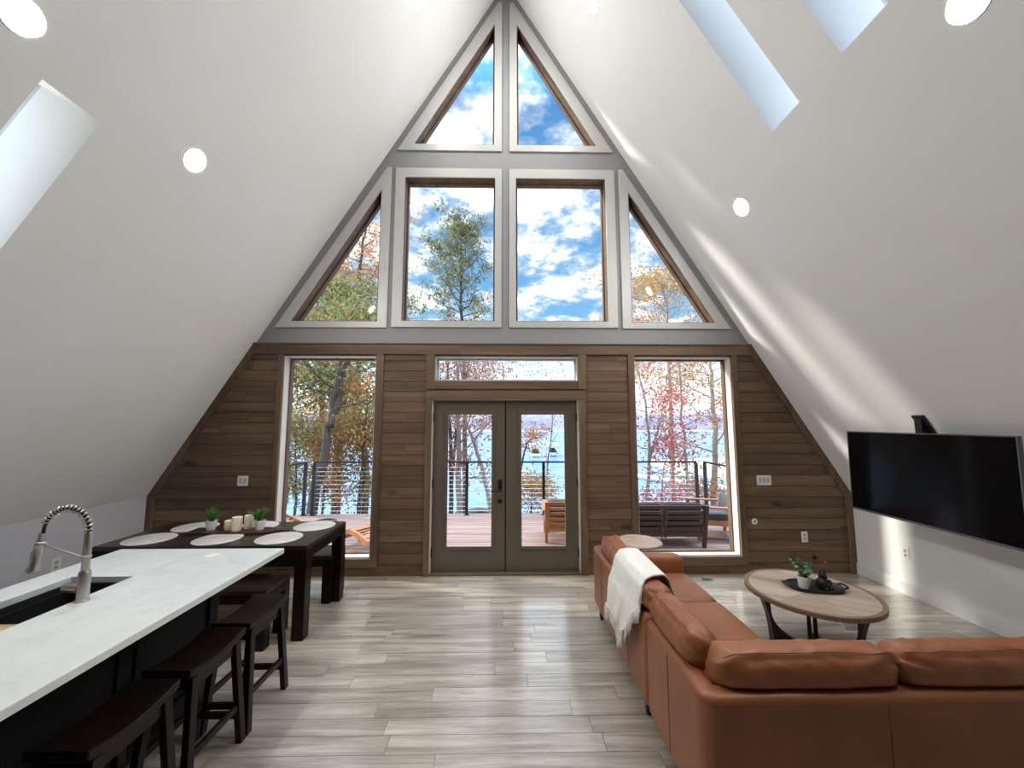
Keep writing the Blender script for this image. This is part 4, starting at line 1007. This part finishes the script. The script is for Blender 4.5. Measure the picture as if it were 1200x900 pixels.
# ---- terrain, lake and far shore
def gz(x, y):
    t = max(0, min(1, (y-5)/30)); return -2.1 - 4.2*t + .25*noise.noise(Vector((x*.2, y*.2, 1))) - max(0, (y-35)*.12)
mb = MB(); gx = [i*2.0-70 for i in range(71)]; gy = [4.9+i*1.25 for i in range(34)]
mb.add([(x, y, gz(x, y)) for y in gy for x in gx], [(j*71+i, j*71+i+1, (j+1)*71+i+1, (j+1)*71+i) for j in range(33) for i in range(70)])
structure(mb.build('ground', M['ground'], smooth=180, recalc=False))
mb = MB(); mb.add([(-500, 24, -6), (500, 24, -6), (500, 420, -6), (-500, 420, -6)], [(0, 1, 2, 3)]); structure(mb.build('lake', M['water'], recalc=False))
mb = MB(); xs = [i*8-480 for i in range(121)]; v = []
for j, (yy, zz) in enumerate(((318, -6.5), (324, -4.8), (330, 1.5), (345, 7.5), (375, 10.0), (420, 5))):
    for x in xs:
        q = noise.noise(Vector((x*.035, j*.3, 2))) + .7*noise.noise(Vector((x*.15, j*2.0, 5))); v.append((x, yy+3*q, zz + (q*(2.4 if j > 1 else .3))))
mb.add(v, [(j*121+i, j*121+i+1, (j+1)*121+i+1, (j+1)*121+i) for j in range(5) for i in range(120)])
structure(mb.build('far_shore', M['hills'], smooth=180, recalc=False))
mb = MB(); mb.add([(x, 316+2*noise.noise(Vector((x*.02, 0, 0)))+k*9, -6.05+k*.9) for k in range(2) for x in xs], [(i, i+1, 122+i, 121+i) for i in range(120)]); structure(mb.build('far_beach', M['beach'], recalc=False))
# right-hand spit of pale land
mb = MB(); mb.add([(26+i*4+ (2 if j == 0 else 0), 52+j*7+i*1.0, -6.1 + .45*sin(pi*j/4)*(1 if i > 0 else .2)) for i in range(12) for j in range(5)], [(i*5+j, (i+1)*5+j, (i+1)*5+j+1, i*5+j+1) for i in range(11) for j in range(4)]); structure(mb.build('beach_spit', M['beach'], smooth=180))
# ---- boat lifts, boat and dock on the water
M['canopy'] = plain('white_canopy', (.85, .85, .85), .6, var=.02); M['dock_grey'] = plain('grey_dock_wood', (.55, .53, .5), .8, var=.1, nscale=3)
def boat_lift(x, y, w, label):
    r = empty('boat_lift', (x, y, -6), 0, label, 'boat lift', 'boat lifts out on the lake')
    mb = MB(); mb.prism([(-w/2, 2.2), (w/2, 2.2), (w*.36, 2.95), (-w*.36, 2.95)], lambda p: (p[0], -2.4, p[1]), lambda p: (p[0], 2.4, p[1])); mb.build('canopy', M['canopy'], r, bevel=.05)
    for sx in (-1, 1):
        for sy in (-1, 1): mb = MB(); mb.bar((sx*w*.45, sy*2.2, -1.2), (sx*w*.45, sy*2.2, 2.25), .13, .13, (0, 1, 0)); mb.build('post', M['dock_grey'], r)
    mb = MB(); mb.prism([(-w*.3, .15), (w*.3, .15), (w*.38, .75), (-w*.38, .75)], lambda p: (p[0], -2.1, p[1]), lambda p: (p[0], 2.3, p[1])); mb.build('hull', M['canopy'], r, bevel=.05)
    mb = MB(); mb.box(-w*.3, w*.3, -1.2, .8, .7505, 1.25); mb.box(-w*.22, w*.22, .0, .5, 1.25, 1.7); mb.build('cabin', M['cushion_grey'], r, bevel=.03)
boat_lift(6.75, 87, 2.9, 'white canopied boat lift on the lake left of the railing post'); boat_lift(11.0, 90, 2.6, 'white canopied boat lift on the lake right of the railing post')
bt = empty('covered_boat', (-2.3, 31.5, -6.0), R(8), 'dark covered boat moored below the deck behind the left door', 'boat')
mb = MB(); mb.prism([(-1.9, .2), (-1.5, -.25), (1.5, -.25), (1.9, .2), (1.95, .35), (-1.95, .35)], lambda p: (p[0], -.75, p[1]), lambda p: (p[0], .75, p[1])); mb.build('hull', M['cushion_grey'], bt, bevel=.08)
mb = MB(); mb.prism([(-1.95, .355), (1.95, .355), (1.6, .62), (.3, .85), (-1.4, .66)], lambda p: (p[0], -.72, p[1]), lambda p: (p[0], .72, p[1])); mb.build('cover', M['cushion_black'], bt, bevel=.1, seg=3)
dk = empty('boat_dock', (20.2, 49, -5.95), 0, 'long pale floating dock on the lake seen through the right window', 'dock')
mb = MB(); mb.bar((-4.5, 7.5, .45), (8, -10.5, .45), 1.5, .16); mb.build('deck', M['canopy'], dk)
for k in range(5):
    f = k/4; mb = MB(); q = Vector((-4.5, 7.5, 0)).lerp(Vector((8, -10.5, 0)), f); mb.tube([q+Vector((.7, .5, -1.5)), q+Vector((.7, .5, 1.2))], .1, 8); mb.build('pile', M['dock_grey'], dk)
# ---- trees
def curve_pts(ctrl, n):
    out = []; m = len(ctrl)-1
    for i in range(n+1):
        t = i/n*m; k = min(int(t), m-1); f = t-k
        p0, p1, p2, p3 = (Vector(ctrl[max(0, min(m, k+d))]) for d in (-1, 0, 1, 2))
        out.append(.5*((2*p1) + (p2-p0)*f + (2*p0-5*p1+4*p2-p3)*f*f + (3*p1-p0-3*p2+p3)*f**3))
    return out
def leafquad(vs_, fs_, p, s, rnd, elong=1.0, up=None):
    n = Vector((rnd.gauss(0, 1), rnd.gauss(0, 1), rnd.gauss(0, 1) + .4)).normalized(); a = n.orthogonal().normalized(); a = (Matrix.Rotation(rnd.uniform(0, 6.28), 3, n) @ a); b = n.cross(a)
    if up is not None: a = up; b = a.orthogonal().normalized()*.35; n = a.cross(b)*3
    i = len(vs_)
    vs_ += [p - a*s*elong, p + b*s*.55 + n*s*.15, p + a*s*elong, p - b*s*.55 + n*s*.15]; fs_ += [(i, i+1, i+2), (i, i+2, i+3)]
def tree(name, label, trunks, nbr, blen, leaves, leaf, bark, seed, f0=.35, lsize=.085, spread=.28, droop=.0, twigs=5, group='trees beyond the deck', cat='tree', upb=.35, r0=.12, needle=False, fleaf=0.0, taper=.2):
    """trunks: list of control point lists; leaves: total count"""
    rnd = random.Random(seed); base = Vector(trunks[0][0]); wood_ = MB(); lv, lf = [], []; tips = []
    for ti, ctrl in enumerate(trunks):
        n = 16; pts = curve_pts(ctrl, n); rr = r0*(1 if ti == 0 else .7)
        for p in pts[1:]: p += Vector((rnd.gauss(0, 1), rnd.gauss(0, 1), 0))*rr*.22
        wood_.tube([p-base for p in pts], [rr*(1-(1-taper)*(i/n)) for i in range(n+1)], 8)
        L_ = sum((pts[i+1]-pts[i]).length for i in range(n))
        for b in range(nbr):
            f = f0 + (1-f0)*(b+rnd.random())/nbr; k = f*n; i = min(int(k), n-1); p = pts[i].lerp(pts[i+1], k-i)
            az = b*2.4 + rnd.uniform(-.6, .6); sh = (sin(pi*min(1, (f-f0)/(1-f0)*.85+.12)))**.7 if not needle else (1.0-.45*((f-f0)/(1-f0)) if f < .9 else .42)
            ln = blen*sh*rnd.uniform(.65, 1.15); up = upb*rnd.uniform(.4, 1.5) + .5*max(0, f-.8)/.2*.6
            d = Vector((cos(az), sin(az), up)).normalized(); bp = [p]
            for j in range(6):
                d = (d + Vector((rnd.gauss(0, .16), rnd.gauss(0, .16), rnd.gauss(0, .12) + (.05 - droop)))).normalized(); bp.append(bp[-1] + d*ln/6)
            br = max(.008, rr*(1-.75*f)*.38); wood_.tube([q-base for q in bp], [br*(1-.8*j/6) for j in range(7)], 5)
            for t in range(twigs):
                j = rnd.randint(2, 6); q0 = bp[j]; d2 = (d + Vector((rnd.gauss(0, .9), rnd.gauss(0, .9), rnd.gauss(0, .5)))).normalized(); l2 = ln*rnd.uniform(.22, .45); tp = [q0]
                for s in range(3):
                    d2 = (d2 + Vector((rnd.gauss(0, .25), rnd.gauss(0, .25), rnd.gauss(0, .2)-droop))).normalized(); tp.append(tp[-1]+d2*l2/3)
                wood_.tube([q-base for q in tp], [br*.34, br*.26, br*.2, br*.12], 4); tips.append(tp)
    if tips:
        if not needle: leaves = int(leaves*1.55); lsize *= .76
        for k in range(leaves):
            tp = tips[int(rnd.random()*len(tips))]; i = rnd.randint(0, 2); p = tp[i].lerp(tp[i+1], rnd.random())
            c = p + Vector((rnd.gauss(0, spread), rnd.gauss(0, spread), rnd.gauss(0, spread*.7)))
            if needle:
                for q in range(3): leafquad(lv, lf, c-base, lsize*rnd.uniform(.7, 1.2), rnd, 1.0, Vector((rnd.gauss(0, .7), rnd.gauss(0, .7), rnd.gauss(.35, .6))).normalized())
            else: leafquad(lv, lf, c-base, lsize*rnd.uniform(.6, 1.25), rnd)
    r = empty(name, base, 0, label, cat, group)
    wood_.build('trunk', M[bark], r, smooth=180, recalc=False)
    if lv:
        m = MB(); m.v = [tuple(p) for p in lv]; m.f = lf; m.build('foliage', M[leaf], r, recalc=False)
    return r
M['l_oak'] = leaf_mat('green_gold_leaves', [(0, (.10, .15, .05)), (.5, (.20, .25, .07)), (.75, (.31, .28, .09)), (.9, (.36, .18, .09)), (1, (.28, .12, .07))], .35)
M['l_red'] = leaf_mat('russet_leaves', [(0, (.42, .13, .08)), (.4, (.50, .20, .09)), (.7, (.48, .30, .10)), (1, (.24, .24, .05))])
M['l_crim'] = leaf_mat('crimson_leaves', [(0, (.34, .04, .06)), (.5, (.48, .09, .09)), (.8, (.50, .16, .10)), (1, (.45, .28, .08))])
M['l_mix'] = leaf_mat('rose_and_gold_leaves', [(0, (.38, .10, .09)), (.35, (.46, .22, .13)), (.6, (.50, .34, .14)), (1, (.42, .33, .15))])
M['l_gold'] = leaf_mat('golden_leaves', [(0, (.42, .25, .06)), (.5, (.46, .29, .09)), (.8, (.38, .17, .06)), (1, (.26, .22, .07))])
M['l_pink'] = leaf_mat('faded_leaves', [(0, (.42, .18, .12)), (.5, (.48, .26, .16)), (1, (.34, .13, .08))])
M['l_pine'] = leaf_mat('pine_needles', [(0, (.13, .16, .06)), (.5, (.24, .26, .11)), (1, (.38, .35, .18))], .4)
M['l_orange'] = leaf_mat('orange_leaves', [(0, (.50, .20, .05)), (.5, (.58, .32, .10)), (1, (.40, .12, .05))])
def P(px, py, Y):
    """photo direction at depth Y (the camera stands at the origin, 1.8 m up)"""
    a = (px-600)/FPX; b = (450-py)/FPX; t = atan(44/FPX); w = atan(8/FPX)
    x, y, z = a, cos(t)-b*sin(t), sin(t)+b*cos(t); x, y = x*cos(w)+y*sin(w), -x*sin(w)+y*cos(w); k = Y/y
    return (x*k, Y, 1.8+z*k)
def base_at(px, Y): x = P(px, 500, Y)[0]; return (x, Y, gz(x, Y)-.15)
# dense oaks behind the left window
tree('oak_tree', 'leaning dark oak nearest the left window with green gold leaves', [[base_at(360, 9.5), P(369, 590, 9.5), P(381, 530, 9.5), P(388, 475, 9.6), P(399, 420, 9.7), P(406, 370, 9.9)], [P(386, 500, 9.5), P(398, 455, 9.8), P(412, 410, 10.2), P(420, 380, 10.5)]], 14, 2.0, 2300, 'l_oak', 'bark', 1, .58, .075, .27, r0=.155)
tree('oak_tree', 'upright dark oak behind the leaning one in the left window', [[base_at(394, 14), P(396, 560, 14), P(402, 480, 14), P(408, 420, 14), P(412, 340, 14)]], 18, 2.6, 6200, 'l_oak', 'bark', 2, .35, .095, .33, r0=.20)
tree('oak_tree', 'dark trunked oak at the left edge of the left window', [[base_at(330, 13), P(335, 560, 13), P(332, 470, 13), P(345, 400, 13), P(352, 345, 13.4)]], 15, 2.4, 5200, 'l_oak', 'bark', 3, .3, .09, .32, r0=.15)
tree('maple_tree', 'tall russet maple filling the left sloping window', [[base_at(430, 17), P(428, 560, 17), P(420, 470, 17), P(418, 380, 17), P(424, 300, 17), P(430, 268, 17)], [P(420, 470, 17), P(400, 400, 17), P(384, 345, 17), P(380, 320, 17)]], 18, 3.4, 5000, 'l_red', 'bark', 4, .30, .10, .36, r0=.19)
tree('oak_tree', 'low green oak at the lower left of the sloping window', [[base_at(372, 15), P(376, 500, 15), P(382, 420, 15), P(388, 350, 15)]], 12, 2.2, 2300, 'l_oak', 'bark', 5, .55, .10, .34, r0=.14)
tree('maple_tree', 'small orange leaved maple low in the left window', [[base_at(420, 11), P(424, 560, 11), P(428, 500, 11), P(430, 455, 11)]], 10, 1.2, 450, 'l_orange', 'bark', 6, .35, .075, .22, r0=.07)
# pine
tree('pine_tree', 'tall loblolly pine rising alone in the left rectangular window', [[base_at(546, 24), P(545, 500, 24), P(543, 420, 24), P(541, 350, 24), P(540, 300, 24), P(540, 276, 24)]], 50, 3.4, 2900, 'l_pine', 'bark', 7, .50, .15, .20, r0=.17, needle=True, upb=.45, twigs=7)
# bare and sparse trees behind the left door and the transom
tree('bare_tree', 'thick grey trunk with faded leaves behind the left door', [[base_at(538, 12), P(538, 590, 12), P(537, 520, 12), P(536, 450, 12), P(534, 400, 12)]], 18, 2.4, 1300, 'l_pink', 'bark_pale', 8, .3, .07, .3, r0=.12, upb=.7)
tree('bare_tree', 'pale leaning trunk crossing the left door glass', [[base_at(582, 11), P(574, 600, 11), P(568, 560, 11), P(556, 520, 11), P(547, 490, 11), P(541, 440, 11), P(538, 410, 11)]], 12, 1.9, 700, 'l_pink', 'bark_pale', 9, .35, .065, .26, r0=.075, upb=.8)
tree('bare_tree', 'thin double trunk at the left edge of the left door', [[base_at(529, 13), P(529, 560, 13), P(527, 500, 13), P(524, 440, 13), P(520, 410, 13)], [P(529, 580, 13), P(533, 520, 13.2), P(542, 460, 13.4), P(552, 415, 13.6)]], 14, 2.0, 1100, 'l_pink', 'bark', 10, .25, .07, .28, r0=.09, upb=.7)
tree('bare_tree', 'bare tree with fine twigs across the transom window', [[base_at(600, 19), P(598, 560, 19), P(594, 480, 19), P(590, 440, 19), P(586, 412, 19)]], 18, 3.4, 650, 'l_pink', 'bark_pale', 12, .38, .07, .35, r0=.07, upb=.45, twigs=7)
tree('bare_tree', 'slender bare sapling behind the right door post', [[base_at(638, 10.5), P(641, 560, 10.5), P(645, 520, 10.5), P(648, 480, 10.5), P(650, 440, 10.5)]], 9, 1.1, 70, 'l_gold', 'bark_pale', 13, .2, .05, .2, r0=.03, upb=.9)
tree('small_tree', 'small rust leaved tree left of the boats in the right door', [[base_at(606, 13), P(610, 560, 13), P(617, 522, 13), P(626, 510, 13)]], 7, .75, 420, 'l_orange', 'bark', 14, .55, .06, .15, r0=.05)
tree('shrub', 'golden orange shrub behind the deck chair in the right door', [[base_at(622, 9.6), P(622, 612, 9.6), P(624, 572, 9.6)]], 14, .95, 1500, 'l_gold', 'bark', 15, .45, .055, .2, r0=.04, cat='shrub', group='shrubs beyond the railing')
# right window
tree('maple_tree', 'thin grey maple with crimson leaves at the left of the right window', [[base_at(757, 10), P(758, 600, 10), P(761, 540, 10), P(757, 480, 10), P(748, 435, 10), P(742, 400, 10)], [P(761, 540, 10), P(768, 515, 10), P(774, 492, 10), P(778, 470, 10.2)]], 11, 1.55, 900, 'l_crim', 'bark_pale', 16, .32, .062, .22, r0=.062, upb=.3)
tree('maple_tree', 'tall pale slender trunk in the middle of the right window', [[base_at(812, 11), P(808, 600, 11), P(804, 540, 11), P(799, 480, 11), P(796, 430, 11), P(794, 405, 11)]], 17, 2.0, 1150, 'l_mix', 'bark_pale', 17, .32, .065, .28, r0=.062, upb=.5)
tree('maple_tree', 'thicker pale trunk at the right of the right window', [[base_at(838, 12), P(838, 600, 12), P(838, 530, 12), P(835, 470, 12), P(832, 430, 12), P(830, 400, 12)]], 16, 2.2, 1150, 'l_mix', 'bark_pale', 18, .32, .07, .3, r0=.12, upb=.5)
tree('maple_tree', 'golden maple whose crown fills the right sloping window', [[base_at(790, 16), P(790, 560, 16), P(786, 470, 16), P(783, 400, 16), P(781, 360, 16), P(776, 338, 16)]], 22, 3.1, 4200, 'l_gold', 'bark_pale', 19, .42, .085, .33, r0=.12, upb=.45)
tree('small_tree', 'low crimson maple sapling behind the loveseat', [[base_at(775, 9.2), P(776, 600, 9.2), P(778, 550, 9.2), P(786, 520, 9.2)]], 10, .95, 520, 'l_crim', 'bark_pale', 20, .25, .055, .17, r0=.03)
tree('shrub', 'bright orange shrub beyond the railing behind the loveseat', [[base_at(818, 12), P(818, 600, 12), P(816, 575, 12)]], 12, 1.1, 1100, 'l_orange', 'bark', 21, .4, .06, .25, r0=.04, cat='shrub', group='shrubs beyond the railing')
tree('shrub', 'red leaved shrub beyond the railing at the left of the right window', [[base_at(772, 12), P(772, 612, 12), P(772, 590, 12)]], 10, 1.1, 700, 'l_crim', 'bark', 22, .4, .055, .25, r0=.03, cat='shrub', group='shrubs beyond the railing')

for i, (px, Y, w_, n_, lf, lb) in enumerate(((345, 10.5, 1.3, 1500, 'l_oak', 'green gold shrub below the railing at the left of the left window'), (378, 11.2, 1.3, 1400, 'l_red', 'russet shrub below the railing in the middle of the left window'), (425, 11.5, 1.3, 1300, 'l_oak', 'green gold shrub below the railing at the right of the left window'))):
    tree('shrub', lb, [[base_at(px, Y), P(px, 600, Y), P(px+2, 545, Y), P(px+1, 500, Y)]], 20, w_*1.25, int(n_*1.9), lf, 'bark', 40+i, .35, .065, .26, r0=.05, cat='shrub', group='shrubs beyond the railing')
